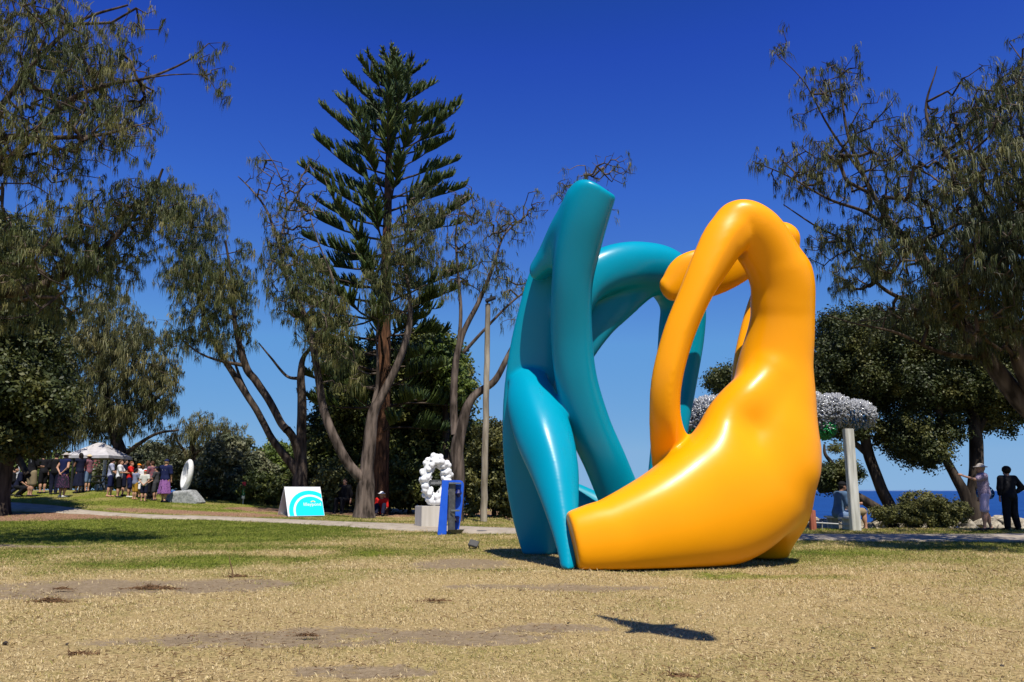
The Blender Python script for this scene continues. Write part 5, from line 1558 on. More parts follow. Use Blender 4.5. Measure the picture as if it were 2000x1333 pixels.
# ---- timber bollard and low rail by the yellow form
w_ = spot(1583, 20.6); s = pxm(20.6)
mb = MB(); mb.box((0, 0, 18 * s), (10.5 * s, .14, 40 * s), None, .01); o = mb.build('red_timber_post', M_red_timber); o.location = w_
tag(o, 'short red timber post right beside the yellow form near the rocks', 'post')
w_ = spot(1620, 20.9)
lr = empty('low_rail', w_); tag(lr, 'thin low white rail running past the seated pair', 'rail')
mb = MB(); mb.tube([(-85 * s, 0, .22), (46 * s, -.1, .12)], .016, 6); mb.build('rail', M_rail, lr)
for q in (-80, -20, 42):
    mb = MB(); mb.tube([(q * s, 0, -.05), (q * s, -.05, .2)], .014, 6); mb.build('post', M_rail, lr)

# ---- grey netting bundle seen among the treetops
nb_ = at(1792, 612, 24.9); s = pxm(24.9)
h = .05; lo = np.array([-45 * s, -.7, -36 * s]); n = np.ceil(np.array([90 * s, 1.4, 72 * s]) / h).astype(int) + 1
XX, YY, ZZ = np.meshgrid(lo[0] + np.arange(n[0]) * h, lo[1] + np.arange(n[1]) * h, lo[2] + np.arange(n[2]) * h, indexing='ij')
e = (np.abs(XX / (37 * s)) ** 3 + np.abs(YY / .55) ** 3 + np.abs(ZZ / (27 * s)) ** 3) ** (1 / 3)
Fn_ = (e - 1) * 27 * s + .04 * np.sin(XX * 9) * np.sin(ZZ * 11)
V, Qd = surface_nets(Fn_.astype(np.float32), lo, h)
M_net = noise_mat('grey_netting', (0.045, 0.045, 0.07), (0.13, 0.13, 0.17), scale=18, rough=0.9, spec=0.1, bump=.8, stretch=(2, 2, .5))
o = mesh_from('netting_bundle', V, Qd, M_net, smooth_sh=True); o.location = nb_
tag(o, 'rounded grey netted bundle lodged high in the shore tree crown', 'net bundle')

# ---- shoreline boulders
def rock_mesh(seed):
    rs = np.random.RandomState(seed)
    bm = bmesh.new()
    for i in range(16):
        d = unit(rs.randn(3)); bm.verts.new(tuple(d * np.array([1, .8, .62]) * rs.uniform(.85, 1.1)))
    r = bmesh.ops.convex_hull(bm, input=bm.verts[:])
    bmesh.ops.delete(bm, geom=[g for g in r['geom_interior'] if isinstance(g, bmesh.types.BMVert)], context='VERTS')
    bmesh.ops.bevel(bm, geom=bm.edges[:], offset=.06, segments=1, affect='EDGES')
    me = bpy.data.meshes.new('boulder'); bm.to_mesh(me); bm.free(); me.materials.append(M_cream_rock)
    return me
rms = [rock_mesh(50 + i) for i in range(5)]
rs = np.random.RandomState(61)
k = 0
for row, (Yrr, dz) in enumerate(((22.7, -.20), (23.3, -.08), (24.0, -.02), (25.0, -.05))):
    xx = at(1545, 958, Yrr)[0]
    while xx < at(2060, 958, Yrr)[0]:
        r = rs.uniform(.16, .36) * (1 + .08 * row)
        o = bpy.data.objects.new('boulder', rms[k % 5]); sc.collection.objects.link(o)
        o.location = (xx, Yrr + rs.uniform(-.3, .3), float(hgt(xx, Yrr)) * 0 + dz + rs.uniform(-.04, .12))
        o.rotation_euler = (rs.uniform(-.4, .4), rs.uniform(-.4, .4), rs.uniform(0, 6.28)); o.scale = (r * 1.2, r, r)
        tag(o, 'cream limestone boulder in the rough sea wall of pale rocks along the shore', 'boulder', 'limestone boulders of the sea wall')
        xx += r * 1.5; k += 1

# ---- debris on the lawn
M_twig = noise_mat('dry_twig', (0.10, 0.06, 0.03), (0.26, 0.17, 0.09), scale=10, rough=.9, spec=.1)
M_deb = noise_mat('brown_litter', (0.07, 0.035, 0.018), (0.24, 0.14, 0.07), scale=20, rough=.9, spec=.1)
M_stone = noise_mat('dark_pebble', (0.03, 0.025, 0.022), (0.08, 0.065, 0.055), scale=20, rough=.9, spec=.1)
def on_ground(px, py, dz=0):
    c = G(px, py); return np.array([c[0], c[1], gz_(c[0], c[1]) + dz])
c = on_ground(455, 1130, .012)
mb = MB(); rs = np.random.RandomState(9)
mb.tube([(0, 0, -.02), (-.01, 0, .07), (-.045, 0, .17), (-.06, .0, .24)], [.012, .009, .006, .002], 5)
mb.tube([(0, 0, 0), (.04, .01, .03), (.10, .0, .02)], [.010, .007, .002], 5); mb.tube([(0, 0, .02), (-.05, -.02, .05), (-.03, -.02, .11)], [.008, .005, .002], 5)
o = mb.build('twig', M_twig); o.location = c; tag(o, 'dry forked twig sticking up at the edge of the bare patch', 'twig')
def clump(name, px, py, L, H, n, seed, mat, label, cat):
    rs = np.random.RandomState(seed)
    P = rs.randn(n, 3) * np.array([L * .42, L * .12, 0]); P[:, 2] = np.abs(rs.randn(n)) * H * .28 * np.exp(-(P[:, 0] / (L * .5)) ** 2)
    d = unit(rs.randn(n, 3) * np.array([1, .8, .18]) + np.array([0, 0, .04]))
    ln = rs.uniform(.015, .06, n)
    V, F = frusta(P, P + d * ln[:, None], np.full(n, .0035), np.full(n, .001), 3)
    c = on_ground(px, py, .006)
    o = mesh_from(name, V, F, mat); o.location = c
    return tag(o, label, cat, kind='stuff')
clump('dead_grass_clump', 298, 1152, .34, .06, 420, 1, M_deb, 'long matted clump of brown dead grass lying on the bare patch', 'dead grass')
clump('dead_grass_clump', 100, 1178, .24, .07, 320, 2, M_deb, 'round clump of brown dead grass left of the long matted one', 'dead grass')
clump('dead_grass_clump', 120, 1152, .12, .03, 120, 3, M_deb, 'small dark clump of dead grass on the upper left of the bare patch', 'dead grass')
clump('dead_grass_clump', 465, 1128, .22, .04, 150, 4, M_deb, 'thin scatter of dead grass around the forked twig', 'dead grass')
clump('dead_grass_clump', 850, 1176, .16, .03, 120, 5, M_deb, 'small brown dead grass clump in the middle of the lawn', 'dead grass')
clump('dead_grass_clump', 160, 1280, .14, .03, 90, 6, M_deb, 'dark flattened scrap of dead grass low at the left', 'dead grass')
clump('dead_grass_clump', 1315, 1326, .16, .03, 200, 7, M_deb, 'dark clump of dead grass at the bottom edge of the picture', 'dead grass')
clump('dead_grass_clump', 600, 1245, .10, .04, 60, 8, M_deb, 'small twiggy dead grass tuft on the grey bare strip', 'dead grass')
# loose litter nobody could count
rs = np.random.RandomState(77); n = 16000
Yl = 3.2 + rs.rand(n) ** 1.2 * 11; Xl = (rs.rand(n) * 1.5 - .75) * Yl
clus = vnoise(Xl, Yl, 1.1, 21); keep = rs.rand(n) < (clus * 1.5 - .25); Xl = Xl[keep]; Yl = Yl[keep]; n = len(Xl)
Pl = np.stack([Xl, Yl, hgt(Xl, Yl) + .016 + (vnoise(Xl, Yl, 1.3, 1) - .5) * 0.035], 1)
d = unit(rs.randn(n, 3) * np.array([1, 1, .25])); ln = rs.uniform(.008, .05, n)
V, F = frusta(Pl, Pl + d * ln[:, None], rs.uniform(.0015, .004, n), np.full(n, .001), 3)
tag(mesh_from('lawn_litter', V, F, M_deb), 'small brown twigs and needles scattered over the dry lawn', 'litter', kind='stuff')
for k, (px_, py_, r, lab) in enumerate(((1707, 1273, .020, 'dark pebble on the dry lawn at the lower right'), (10, 1262, .022, 'dark pebble at the left edge of the lawn'), (131, 1261, .014, 'small dark pebble right of the edge pebble at lower left'),
        (1764, 1271, .012, 'tiny dark pebble right of the larger one at the lower right'), (983, 1158, .016, 'dark pebble on the bare soil below the sculpture'), (1016, 1156, .016, 'dark pebble closest to the teal foot'), (1676, 1215, .010, 'small pale grey pebble far right of the dark shadow'), (1110, 1221, .014, 'dark pebble left of the bird shadow'), (1957, 1306, .018, 'dark chip of bark in the bottom right corner'))):
    me = rms[k % 5].copy(); me.materials.clear(); me.materials.append(M_stone)
    o = bpy.data.objects.new('pebble', me); sc.collection.objects.link(o); o.location = on_ground(px_, py_, r * .6); o.scale = (r, r, r); o.rotation_euler = (0, 0, k)
    tag(o, lab, 'pebble')
c = on_ground(700, 1122, .02)

# ---- gull added out of view above the lawn, body shaped to give the shadow
gp_ = on_ground(1270, 1226)
gpos = gp_ + np.array(sun_vec) / sun_vec.z * 5.5
shadow_bird = empty('seabird', tuple(gpos)); shadow_bird.rotation_euler = (0, 0, math.radians(-147)); shadow_bird.scale = (1, 1, 1)
tag(shadow_bird, 'long bodied seabird added out of view above the lawn to cast the dark shadow on the dry grass', 'bird')
M_gull = new_mat('gull_feathers', .7, .2, (.75, .75, .75))[0]
V, F = limb_mesh(np.array([(0, -.66, 0), (0, -.5, .005), (0, -.3, .01), (0, -.1, 0), (0, .1, 0), (0, .30, .0), (0, .5, 0), (0, .62, 0)]), np.array([.01, .04, .075, .11, .14, .14, .12, .05]), 12, np.random.RandomState(1), .0)
mesh_from('body', V, F, M_gull, shadow_bird, smooth_sh=True)
for sg in (-1, 1):
    pr = [(0, .17, -.12, 0), (.10, .15, -.08, .02), (.17, .11, -.03, .03), (.22, .07, .0, .03), (.27, .03, .01, .02)]
    V = []; F = []
    for q in pr:
        V += [(sg * q[0], q[1], q[3] + .006), (sg * q[0], q[2], q[3] + .002), (sg * q[0], q[2], q[3] - .002), (sg * q[0], q[1], q[3] - .006)]
    for i in range(4):
        for j in range(4): F.append((i * 4 + j, (i + 1) * 4 + j, (i + 1) * 4 + (j + 1) % 4, i * 4 + (j + 1) % 4))
    mb = MB(); mb.add(V, F); mb.build('wing', M_gull, shadow_bird)
mb = MB(); mb.add([(-.04, .2, 0), (.04, .2, 0), (.09, .36, 0), (-.09, .36, 0), (-.04, .2, .006), (.04, .2, .006), (.09, .36, .004), (-.09, .36, .004)], [(3, 2, 1, 0), (4, 5, 6, 7), (0, 1, 5, 4), (2, 3, 7, 6), (1, 2, 6, 5), (3, 0, 4, 7)]); mb.build('tail', M_gull, shadow_bird)
# ------------------------------------------------------------------ people
def cloth(name, c, c2=None, scale=6, rough=.85):
    c2 = c2 or tuple(min(1, v * 1.25 + .004) for v in c)
    return noise_mat(name, c, c2, scale=scale, rough=rough, spec=.1)
def stripe_mat(name, a, b, n=16):
    m, N, L, bs = new_mat(name, .85, .1)
    tc = N.new('ShaderNodeTexCoord'); w = N.new('ShaderNodeTexWave'); w.bands_direction = 'Z'; w.inputs['Scale'].default_value = n / 6.28 * 1.0; w.inputs['Distortion'].default_value = .6; w.inputs['Detail Scale'].default_value = .5
    cr = N.new('ShaderNodeValToRGB'); cr.color_ramp.interpolation = 'CONSTANT'; cr.color_ramp.elements[0].color = (*a, 1); cr.color_ramp.elements[1].position = .5; cr.color_ramp.elements[1].color = (*b, 1)
    L.new(tc.outputs['Object'], w.inputs['Vector']); L.new(w.outputs['Fac'], cr.inputs['Fac']); L.new(cr.outputs[0], bs.inputs['Base Color']); return m
def pattern_mat(name, a, b, scale):
    m, N, L, bs = new_mat(name, .85, .1)
    tc = N.new('ShaderNodeTexCoord'); v = N.new('ShaderNodeTexVoronoi'); v.inputs['Scale'].default_value = scale
    mp = N.new('ShaderNodeMapping'); mp.inputs['Scale'].default_value = (1, 1, .6)
    cr = N.new('ShaderNodeValToRGB'); cr.color_ramp.elements[0].position = .28; cr.color_ramp.elements[1].position = .36; cr.color_ramp.elements[0].color = (*a, 1); cr.color_ramp.elements[1].color = (*b, 1)
    L.new(tc.outputs['Object'], mp.inputs['Vector']); L.new(mp.outputs[0], v.inputs['Vector']); L.new(v.outputs['Distance'], cr.inputs['Fac']); L.new(cr.outputs[0], bs.inputs['Base Color']); return m
C = dict(
    skin=noise_mat('skin', (0.42, 0.22, 0.14), (0.52, 0.29, 0.19), scale=9, rough=.6, spec=.3),
    skin_dark=noise_mat('tanned_skin', (0.22, 0.11, 0.065), (0.30, 0.15, 0.09), scale=9, rough=.6, spec=.3),
    black=cloth('black_fabric', (.008, .008, .010)), navy=cloth('navy_fabric', (.010, .014, .055)), dnavy=cloth('dark_navy_fabric', (.008, .010, .026)),
    white=cloth('white_fabric', (.62, .62, .64)), red=cloth('red_fabric', (.50, .015, .012)), mustard=cloth('mustard_fabric', (.36, .20, .025)), grey=cloth('pale_grey_fabric', (.42, .42, .38)),
    bluegrey=cloth('blue_grey_fabric', (.17, .19, .28)), dgrey=cloth('dark_grey_fabric', (.05, .05, .055)), tan=cloth('tan_fabric', (.22, .17, .10)), purple=pattern_mat('purple_check_fabric', (.10, .03, .15), (.26, .11, .30), 30),
    floral=pattern_mat('purple_floral_skirt', (.16, .05, .12), (.02, .018, .03), 26), denim=cloth('denim', (.13, .19, .30)), orange=cloth('orange_fabric', (.62, .20, .02)), teal=cloth('dusty_blue_fabric', (.07, .12, .20)),
    stripes=stripe_mat('blue_white_stripes', (.025, .06, .26), (.66, .66, .68), 42), lilac=pattern_mat('lilac_floral_top', (.10, .07, .12), (.34, .27, .36), 38), lilacw=cloth('pale_lilac_fabric', (.46, .38, .52)),
    pink=pattern_mat('pink_floral_top', (.45, .08, .12), (.18, .10, .12), 30), straw=cloth('straw', (.52, .42, .25)), palehat=pattern_mat('patterned_sun_hat', (.22, .19, .16), (.40, .36, .32), 30),
    hair_dark=cloth('dark_hair', (.012, .009, .007), rough=.6), hair_brown=cloth('brown_hair', (.06, .032, .018), rough=.6), hair_red=cloth('auburn_hair', (.14, .05, .02), rough=.6), hair_fair=cloth('fair_hair', (.30, .20, .10), rough=.6), hair_grey=cloth('grey_hair', (.12, .12, .12), rough=.6),
    shoe=cloth('dark_shoe', (.02, .02, .022)), shoew=cloth('pale_shoe', (.5, .5, .48)), bag=pattern_mat('blue_net_pattern', (.35, .62, .72), (.01, .05, .19), 34), bluecl=cloth('bright_blue_fabric', (.03, .07, .45)),
)
def caps(X, a, b, ra, rb):
    a = np.asarray(a, float); b = np.asarray(b, float); ab = b - a; L2 = ab @ ab + 1e-9
    pa = [X[i] - a[i] for i in range(3)]
    h = np.clip((pa[0] * ab[0] + pa[1] * ab[1] + pa[2] * ab[2]) / L2, 0, 1)
    d = np.sqrt(sum((pa[i] - h * ab[i]) ** 2 for i in range(3)))
    return d - (ra + (rb - ra) * h)
def el(X, c, r):
    e = np.sqrt(sum(((X[i] - c[i]) / r[i]) ** 2 for i in range(3))) + 1e-6
    g = np.sqrt(sum(((X[i] - c[i]) / r[i] ** 2) ** 2 for i in range(3))) + 1e-6
    return e * (e - 1) / g
def union(L, k):
    F = L[0]
    for q in L[1:]: F = smin(F, q, k)
    return F
ARMS = {'down': ((.245, .0, 1.16), (.255, .06, .91)), 'front': ((.23, .08, 1.16), (.13, .30, 1.15)), 'back': ((.25, -.10, 1.17), (.06, -.16, .97)), 'up': ((.25, .16, 1.26), (.10, .26, 1.50)),
        'phone': ((.22, .10, 1.17), (.05, .27, 1.24)), 'hip': ((.33, -.06, 1.18), (.19, .03, 1.0)), 'reach': ((.20, .22, 1.34), (.12, .48, 1.44)), 'lowfront': ((.23, .12, 1.14), (.12, .36, .98)), 'out': ((.24, .18, 1.16), (.22, .42, 1.13))}
def person(px, py_feet, Y, Hm, face, label, arms=('down', 'down'), top='black', top_len=.86, sleeve=.55, bottom='shorts', bcol='navy', blen=.55, hair='hair_dark', hstyle='short', hat=None, hatc='black', skin='skin', shoe='shoe',
           stance=.09, step=0.0, pose='stand', build=1.0, res=None, group='group of people gathered on the lawn at the left', extras=(), z=None, lean=0.0):
    s = Hm / 1.75
    q = at(px, 958, Y); zz = gz_(q[0], Y) if z is None else z
    root = empty('person', (q[0], Y, zz)); root.rotation_euler = (0, 0, math.radians(face))
    h = res or .020
    w = build
    hipz, kneez = .93, .50
    if pose == 'stand':
        J = dict(hip=[(sx * .095 * w, 0, .92) for sx in (-1, 1)], knee=[(-(.10) * w, .03 + step * .5, .50), (.10 * w, .03 - step * .5, .50)], ank=[(-stance, -.01 + step, .085), (stance, -.01 - step, .085)])
        dz = 0; ty = lean
    elif pose == 'sit':   # seated on something .42 high
        J = dict(hip=[(sx * .09, 0, .50) for sx in (-1, 1)], knee=[(sx * .14, .44, .52) for sx in (-1, 1)], ank=[(sx * .14, .46, .09) for sx in (-1, 1)])
        dz = -.42; ty = .06 + lean
    elif pose == 'kneel':
        J = dict(hip=[(sx * .09, 0, .42) for sx in (-1, 1)], knee=[(sx * .14, .34, .36) for sx in (-1, 1)], ank=[(sx * .12, .05, .08) for sx in (-1, 1)])
        dz = -.50; ty = .14 + lean
    elif pose == 'ground':
        J = dict(hip=[(sx * .09, 0, .12) for sx in (-1, 1)], knee=[(sx * .15, .38, .42) for sx in (-1, 1)], ank=[(sx * .13, .62, .09) for sx in (-1, 1)])
        dz = -.80; ty = .10 + lean
    T = lambda p: (p[0], p[1] + ty * max(0, (p[2] - .93)) / .5, p[2] + dz)
    zs = (-.03, 1.86 + dz)
    lo = np.array([-.55, -.42, zs[0]]); hi = np.array([.55, .85 if pose != 'stand' else .68, zs[1]])
    n = np.ceil((hi - lo) * s / h).astype(int) + 2
    g = [(lo[i] + np.arange(n[i]) * h / s) for i in range(3)]
    X = np.meshgrid(*g, indexing='ij')
    X = [x.astype(np.float32) for x in X]
    hc = T((0, .02, 1.635))
    sh = [T((sx * .185 * w, 0, 1.43)) for sx in (-1, 1)]
    A = []
    for i, sx in enumerate((-1, 1)):
        e, wr = ARMS[arms[i]]
        A.append((T((sx * e[0] * (w if abs(e[0]) > .2 else 1), e[1], e[2])), T((sx * wr[0], wr[1], wr[2]))))
    # skin figure, one continuous surface
    parts = [el(X, hc, (.074, .092, .118)), el(X, (hc[0], hc[1] + .035, hc[2] - .06), (.055, .06, .055)), caps(X, (hc[0], hc[1] + .088, hc[2] + .005), (hc[0], hc[1] + .108, hc[2] - .02), .010, .014),
             caps(X, T((0, -.01, 1.45)), (hc[0], hc[1] - .02, hc[2] - .07), .058, .052),
             el(X, (hc[0] - .078, hc[1] - .005, hc[2] - .005), (.014, .022, .03)), el(X, (hc[0] + .078, hc[1] - .005, hc[2] - .005), (.014, .022, .03))]
    torso = [el(X, T((0, 0, 1.30)), (.158 * w, .105 * w, .20)), el(X, T((0, 0, 1.10)), (.135 * w, .10 * w, .16)), el(X, T((0, -.015, .95)), (.155 * w, .115 * w, .13)), caps(X, sh[0], sh[1], .06, .06)]
    torso_f = union(torso, .09)
    limbs = []
    arm_f = []
    for i in range(2):
        up = caps(X, sh[i], A[i][0], .052 * w, .040 * w); fo = caps(X, A[i][0], A[i][1], .039, .027)
        a = np.array(A[i][0]); b = np.array(A[i][1]); d = unit(b - a); side = np.array([-1 if i == 0 else 1, 0, 0.]); sd = unit(side - d * (side @ d)); nn = np.cross(d, sd)
        palm = caps(X, b + d * .02, b + d * .075, .026, .027)
        fingers = [caps(X, b + d * .07 + nn * o_, b + d * (.15 - abs(o_) * .5) + nn * o_ * 1.15 - sd * .018, .011, .008) for o_ in (-.026, -.009, .009, .026)]
        thumb = caps(X, b + d * .02 - sd * .005 + nn * .022, b + d * .075 + nn * .05 - sd * .02, .012, .009)
        arm = union([up, fo, palm] + fingers + [thumb], .018); arm_f.append((up, fo)); limbs.append(arm)
    leg_f = []
    for i in range(2):
        th = caps(X, J['hip'][i], J['knee'][i], .086 * w, .058 * w); ca = caps(X, J['knee'][i], J['ank'][i], .056 * w, .036)
        calf = el(X, tuple((np.array(J['knee'][i]) * .62 + np.array(J['ank'][i]) * .38) + np.array([0, -.02, 0])), (.055 * w, .06 * w, .12))
        k = J['ank'][i]; foot = caps(X, (k[0], k[1] - .03, .045), (k[0] * 1.15, k[1] + .15, .032), .042, .032)
        leg_f.append((th, ca, foot)); limbs.append(union([th, ca, calf, foot], .04))
    head = union(parts, .03)
    body = union([torso_f, head] + limbs, .035)
    def emit(F, nm, mat, sm=1):
        F = F.astype(np.float32).copy(); F[0] = 1; F[-1] = 1; F[:, 0] = 1; F[:, -1] = 1; F[:, :, 0] = 1; F[:, :, -1] = 1
        if (F < 0).sum() < 3: return None
        V, Qd = surface_nets(F, lo, h / s)
        V = laplace(V, Qd, sm) * s
        return mesh_from(nm, V, Qd, mat, root, smooth_sh=True)
    emit(body, 'body', C[skin], 1)
    t = .028
    zt = X[2]
    # top
    tz = top_len + dz if pose == 'stand' else .84 + dz
    slv = []
    for i in range(2):
        a = np.array(sh[i]); b = np.array(A[i][0]); c = np.array(A[i][1])
        if sleeve <= 0: continue
        e_ = a + (b - a) * min(1, sleeve)
        slv.append(caps(X, a, e_, .056 * w + t, .047 * w + t))
        if sleeve > 1: slv.append(caps(X, b, b + (c - b) * min(1, sleeve - 1), .046 + t, .034 + t))
    F = union([torso_f - t] + slv, .03)
    F = np.maximum(F, tz - zt); F = np.maximum(F, (zt - (1.525 + dz)))
    nk = T((0, 0, 1.5))
    F = np.maximum(F, np.minimum(.078 - np.sqrt((X[0] - nk[0]) ** 2 + (X[1] - nk[1]) ** 2), zt - (1.45 + dz)))
    emit(F, 'shirt', C[top] if isinstance(top, str) else top)
    if bottom in ('shorts', 'trousers'):
        L = [np.maximum(torso_f - .012, zt - (1.0 + dz))]
        for i in range(2):
            kz = J['knee'][i]; hp = J['hip'][i]
            if bottom == 'shorts':
                f = blen if pose != 'stand' else min(1, (0.92 - blen) / .42)
                e_ = np.array(hp) + (np.array(kz) - np.array(hp)) * f
                L.append(caps(X, hp, e_, .108 * w, .100 * w))
            else:
                L.append(caps(X, hp, kz, .106 * w, .090 * w)); L.append(caps(X, kz, np.array(kz) + (np.array(J['ank'][i]) - np.array(kz)) * .92, .090 * w, .072 * w))
        emit(union(L, .02), 'shorts' if bottom == 'shorts' else 'trousers', C[bcol])
    elif bottom in ('skirt', 'baggy'):
        top_z, bot = 1.0, blen
        tt_ = np.clip((top_z - zt) / (top_z - bot), 0, 1)
        R = (.16 + .09 * tt_) * w + .012 * np.sin(np.arctan2(X[1], X[0]) * 7)
        F = np.sqrt(X[0] ** 2 + (X[1] * 1.15) ** 2) - R
        F = np.maximum(F * .9, np.maximum(zt - top_z, bot - zt))
        if bottom == 'baggy':
            F = np.maximum(F, .02 - (np.abs(X[0]) + np.maximum(zt - bot - .28, 0) * .8))
        emit(F, 'skirt' if bottom == 'skirt' else 'trousers', C[bcol])
    for i in range(2):
        emit(leg_f[i][2] - .010, 'shoe', C[shoe]) if shoe else None
    # hair
    hr = el(X, (hc[0], hc[1] - .012, hc[2] + .018), (.086, .100, .122))
    cutf = (X[1] - hc[1] - .045) - (X[2] - hc[2] - .035) * .9
    F = np.maximum(hr, cutf)
    F = np.maximum(F, (hc[2] - .07) - zt)
    if hstyle == 'long':
        F = smin(F, np.maximum(caps(X, (hc[0], hc[1] - .055, hc[2]), (hc[0], hc[1] - .085, hc[2] - .24), .078, .055), X[1] - hc[1] - .01), .04)
    if hstyle == 'bun': F = smin(F, el(X, (hc[0], hc[1] - .07, hc[2] + .13), (.045, .045, .04)), .02)
    if hstyle == 'curly': F = smin(F, el(X, (hc[0], hc[1] - .02, hc[2] + .045), (.118, .118, .11)), .03)
    F = F + .004 * np.sin(X[0] * 90 + X[2] * 50)
    emit(F, 'hair', C[hair])
    if hat:
        crown = np.maximum(el(X, (hc[0], hc[1] - .005, hc[2] + .045), (.095, .108, .10)), (hc[2] + .045) - zt)
        if hat == 'cap': brim = np.maximum(el(X, (hc[0], hc[1] + .10, hc[2] + .055), (.075, .10, .014)), -(X[1] - hc[1]))
        elif hat == 'beanie': brim = el(X, (hc[0], hc[1] - .01, hc[2] + .045), (.098, .11, .03))
        else: brim = el(X, (hc[0], hc[1], hc[2] + .045), (.185, .195, .020))
        emit(smin(crown, brim, .02), 'hat', C[hatc])
    for fn in extras: fn(root, s, A, hc, dz)
    tag(root, label, 'person', group)
    return root
def held(nm, mat, size, off):
    def f(root, s, A, hc, dz):
        b = (np.array(A[0][1]) + np.array(A[1][1])) / 2 if off is None else np.array(A[off][1])
        mb = MB(); mb.box(tuple((b + np.array([0, .08, .03])) * s), tuple(v * s for v in size), None, .004 * s); o = mb.build(nm, mat)
        bpy.context.view_layer.update()
        o.matrix_world = root.matrix_basis.copy()
        tag(o, {'phone': 'dark phone held up by the person in the sleeveless dark dress', 'paper': 'white sheet of paper held up in the middle of the group of children'}[nm], nm)
    return f
def back_print(txt, size, z=1.34, mat=None, y=-.135):
    def f(root, s, A, hc, dz):
        o = text_obj(txt, size * s, mat or M_board, root, 'shirt_print', .001); o.location = (0, y * s, z * s); o.rotation_euler = (math.pi / 2, 0, 0)
    return f
YL = 32.0
# left to right under the trees
person(2, 960, 33.0, 1.72, -70, 'dark clothed person cut by the left edge, standing in tree shade', ('down', 'lowfront'), 'dnavy', sleeve=1.5, bottom='trousers', bcol='black', hair='hair_dark')
person(16, 955, 32.5, 1.60, -60, 'person in black crouching low on the grass beside the left edge', ('lowfront', 'lowfront'), 'black', sleeve=1.4, bottom='trousers', bcol='dnavy', pose='kneel', hair='hair_dark')
person(33, 957, 32.0, 1.65, -80, 'kneeling person with a dark hair bun reaching down in tree shade', ('lowfront', 'lowfront'), 'dnavy', sleeve=.9, bottom='trousers', bcol='black', pose='kneel', hstyle='bun', build=.95)
person(59, 962, YL, 1.80, -35, 'broad man in black T-shirt with pale back print and tan shorts', ('front', 'front'), 'black', sleeve=.8, bottom='shorts', bcol='tan', blen=.50, hair='hair_grey', build=1.2, extras=(back_print('NAG', .13),))
person(82, 958, 33.5, 1.62, 60, 'person in black leaning forward right behind the broad man', ('lowfront', 'lowfront'), 'black', sleeve=1.0, bottom='shorts', bcol='black', blen=.45, lean=.10)
person(104, 958, 33.0, 1.66, 20, 'dark clothed person wearing a grey cap in deep shade', ('down', 'front'), 'black', sleeve=1.3, bottom='trousers', bcol='dnavy', hat='cap', hatc='dgrey')
person(122, 968, 31.6, 1.72, -20, 'woman in patterned sun hat, purple vest and dark floral skirt', ('back', 'back'), 'navy', sleeve=.0, bottom='skirt', bcol='floral', blen=.36, hair='hair_brown', hat='sun', hatc='palehat', build=1.12, shoe='shoew')
person(152, 961, 33.5, 1.64, 65, 'woman in a sleeveless dark dress looking at a phone before the shelter', ('phone', 'phone'), 'dnavy', sleeve=0, bottom='skirt', bcol='dnavy', blen=.30, hstyle='long', skin='skin_dark', extras=(held('phone', M_black, (.08, .01, .15), None),))
person(169, 962, 34.0, 1.55, 80, 'person in straw hat, floral top and denim shorts under the shelter', ('front', 'lowfront'), 'pink', sleeve=.6, bottom='shorts', bcol='denim', blen=.48, hair='hair_brown', hat='sun', hatc='straw')
person(214, 968, YL, 1.50, -70, 'boy in blue and white striped shirt with navy shorts', ('front', 'lowfront'), 'stripes', sleeve=.7, bottom='shorts', bcol='navy', blen=.52, hair='hair_dark', hstyle='curly', step=.06, shoe=None, skin='skin')
person(231, 968, YL, 1.47, -75, 'girl with long brown hair in white tee and black shorts', ('out', 'front'), 'white', sleeve=.7, bottom='shorts', bcol='black', blen=.50, hair='hair_brown', hstyle='long')
person(240, 966, 32.8, 1.46, -60, 'child in dark navy tee just behind the girl in the white tee', ('down', 'front'), 'dnavy', sleeve=.6, bottom='shorts', bcol='dnavy', blen=.50)
person(252, 967, 32.4, 1.42, -80, 'auburn haired boy in a red tee with white sleeve', ('down', 'out'), 'red', sleeve=.6, bottom='shorts', bcol='navy', blen=.50, hair='hair_red', shoe='shoew')
person(267, 966, 33.0, 1.32, -100, 'small child with an orange cap behind the boy in red', ('down', 'front'), 'dnavy', sleeve=.6, bottom='shorts', bcol='black', blen=.50, hat='cap', hatc='orange')
person(263, 971, 31.6, 1.18, -30, 'small child in blue grey tee and mustard shorts with black cap', ('front', 'front'), 'bluegrey', sleeve=.6, bottom='shorts', bcol='mustard', blen=.50, hat='cap', hatc='black', shoe=None)
person(276, 970, 32.6, 1.34, 20, 'child in white dress in the middle of the group of children', ('down', 'front'), 'white', sleeve=.5, bottom='skirt', bcol='white', blen=.45, hair='hair_brown', hstyle='long')
person(285, 969, 33.0, 1.48, 10, 'tall girl with brown hair behind the child in the red cap', ('front', 'front'), 'dgrey', sleeve=.6, bottom='shorts', bcol='dnavy', blen=.50, hair='hair_brown', hstyle='long', extras=(held('paper', M_board, (.24, .01, .18), None),))
person(281, 975, 31.0, 1.18, 10, 'small child in red cap and pale grey tee, hands behind back', ('back', 'back'), 'grey', sleeve=.6, bottom='shorts', bcol='dnavy', blen=.52, hat='cap', hatc='red', hair='hair_fair', shoe=None)
person(294, 971, 32.2, 1.50, 70, 'dark haired teenager in maroon and black top beside the navy beanie', ('front', 'lowfront'), 'pink', sleeve=.8, bottom='trousers', bcol='black', hair='hair_brown')
person(303, 972, 31.8, 1.30, 90, 'child in dark grey tee and dark cap facing left', ('front', 'lowfront'), 'dgrey', sleeve=.7, bottom='shorts', bcol='dgrey', blen=.48, hat='cap', hatc='dnavy')
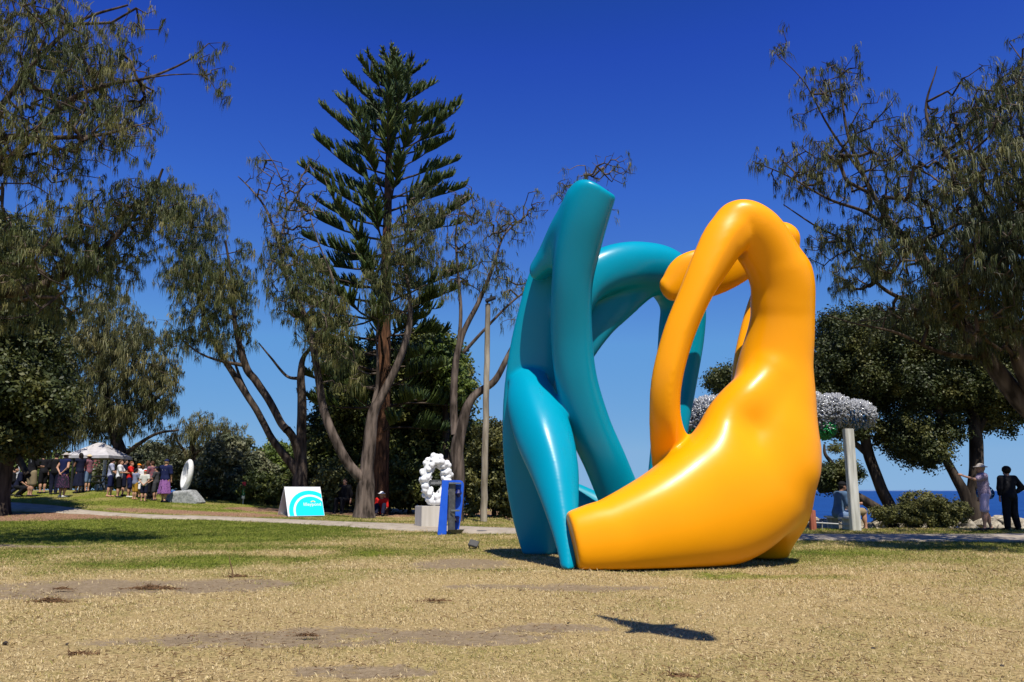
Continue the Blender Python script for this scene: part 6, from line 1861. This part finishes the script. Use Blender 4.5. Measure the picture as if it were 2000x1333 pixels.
person(321, 974, 31.2, 1.63, -15, 'woman in navy beanie, navy tee and purple baggy trousers beside the boulder', ('front', 'down'), 'navy', sleeve=.9, bottom='baggy', bcol='purple', blen=.34, hair='hair_fair', hat='beanie', hatc='navy', build=1.1, step=.05, extras=(back_print('arts', .10, 1.32),))
# under the middle trees
person(747, 1000, 30.5, 1.60, 180, 'person in red top and white sun hat sitting below the pine trunk', ('lowfront', 'lowfront'), 'red', sleeve=.9, bottom='trousers', bcol='dnavy', pose='ground', hat='sun', hatc='white', group=None)
person(676, 1000, 31.0, 1.70, 160, 'dark clothed person standing half hidden behind the forked she-oak', ('down', 'down'), 'black', sleeve=1.4, bottom='trousers', bcol='black', pose='sit', group=None)
# right hand side
YR = 20.6
def bag(root, s, A, hc, dz):
    mb = MB(); rs = np.random.RandomState(1)
    bm = bmesh.new(); bmesh.ops.create_uvsphere(bm, u_segments=20, v_segments=14, radius=1)
    for v in bm.verts:
        z_ = v.co.z; k = 1 - .35 * max(0, z_) + .1 * math.sin(v.co.x * 5 + v.co.y * 3)
        v.co = Vector((v.co.x * .085 * k, v.co.y * .21 * k, z_ * .24 if z_ > -.6 else -.6 * .24 + (z_ + .6) * .1))
    me = bpy.data.meshes.new('tote_bag'); bm.to_mesh(me); bm.free(); me.materials.append(C['bag']); me.polygons.foreach_set('use_smooth', np.ones(len(me.polygons), bool))
    b = bpy.data.objects.new('bag_body', me); sc.collection.objects.link(b)
    r = empty('tote_bag'); b.parent = r
    mb.tube([(0, -.12, .2), (.0, -.03, .42), (0, .0, .52), (0, .04, .42), (0, .10, .2)], .014, 6); mb.build('strap', C['navy'], r)
    bpy.context.view_layer.update()
    r.matrix_world = root.matrix_basis @ Matrix.Translation((.27 * s, -.10 * s, 1.0 * s))
    tag(r, 'blue tote bag with white net pattern hanging from the shoulder of the woman in lilac', 'bag')
person(1921, 1028, YR, 1.66, 75, 'woman in pale sun hat, lilac floral top and pale shorts under the shore tree', ('reach', 'down'), 'lilac', sleeve=.7, bottom='shorts', bcol='lilacw', blen=.56, hair='hair_fair', hat='sun', hatc='palehat', step=.10, res=.016, group='people at the right edge', extras=(bag,))
person(1970, 1030, YR, 1.58, 10, 'person with curly hair in black clothes standing in shade right of the woman in lilac', ('down', 'hip'), 'black', sleeve=1.6, bottom='trousers', bcol='black', hair='hair_dark', hstyle='curly', stance=.17, build=1.15, res=.016, group='people at the right edge', extras=(back_print('SURFERS', .085, 1.32, C['dgrey']),))
person(1634, 1030, 21.2, 1.75, -80, 'man in dark cap and blue tee seated on the left of the seated pair', ('lowfront', 'lowfront'), 'teal', sleeve=.8, bottom='shorts', bcol='denim', blen=.9, pose='sit', hat='cap', hatc='black', skin='skin_dark', res=.016, group='pair seated facing the white post', z=float(-.12), lean=.05)
person(1648, 1030, 21.6, 1.78, -80, 'man with short dark hair in a grey tee seated nearer the white post', ('front', 'front'), 'dgrey', sleeve=.8, bottom='shorts', bcol='tan', blen=.9, pose='sit', res=.016, group='pair seated facing the white post', z=float(-.08), lean=.06)
# the bench they sit on
bx0 = at(1640, 958, 21.4)[0]
bch = empty('timber_bench', (bx0 - .05, 21.4, gz_(bx0, 21.4))); tag(bch, 'low plain timber bench under the seated pair near the rocks', 'bench')
mb = MB(); mb.box((0, 0, .30), (.36, 1.3, .05), None, .008); mb.build('seat', M_wood_pale, bch)
for yy_ in (-.5, .5):
    mb = MB(); mb.box((0, yy_, .13), (.30, .06, .30), None, .006); mb.build('leg', M_wood_pale, bch)
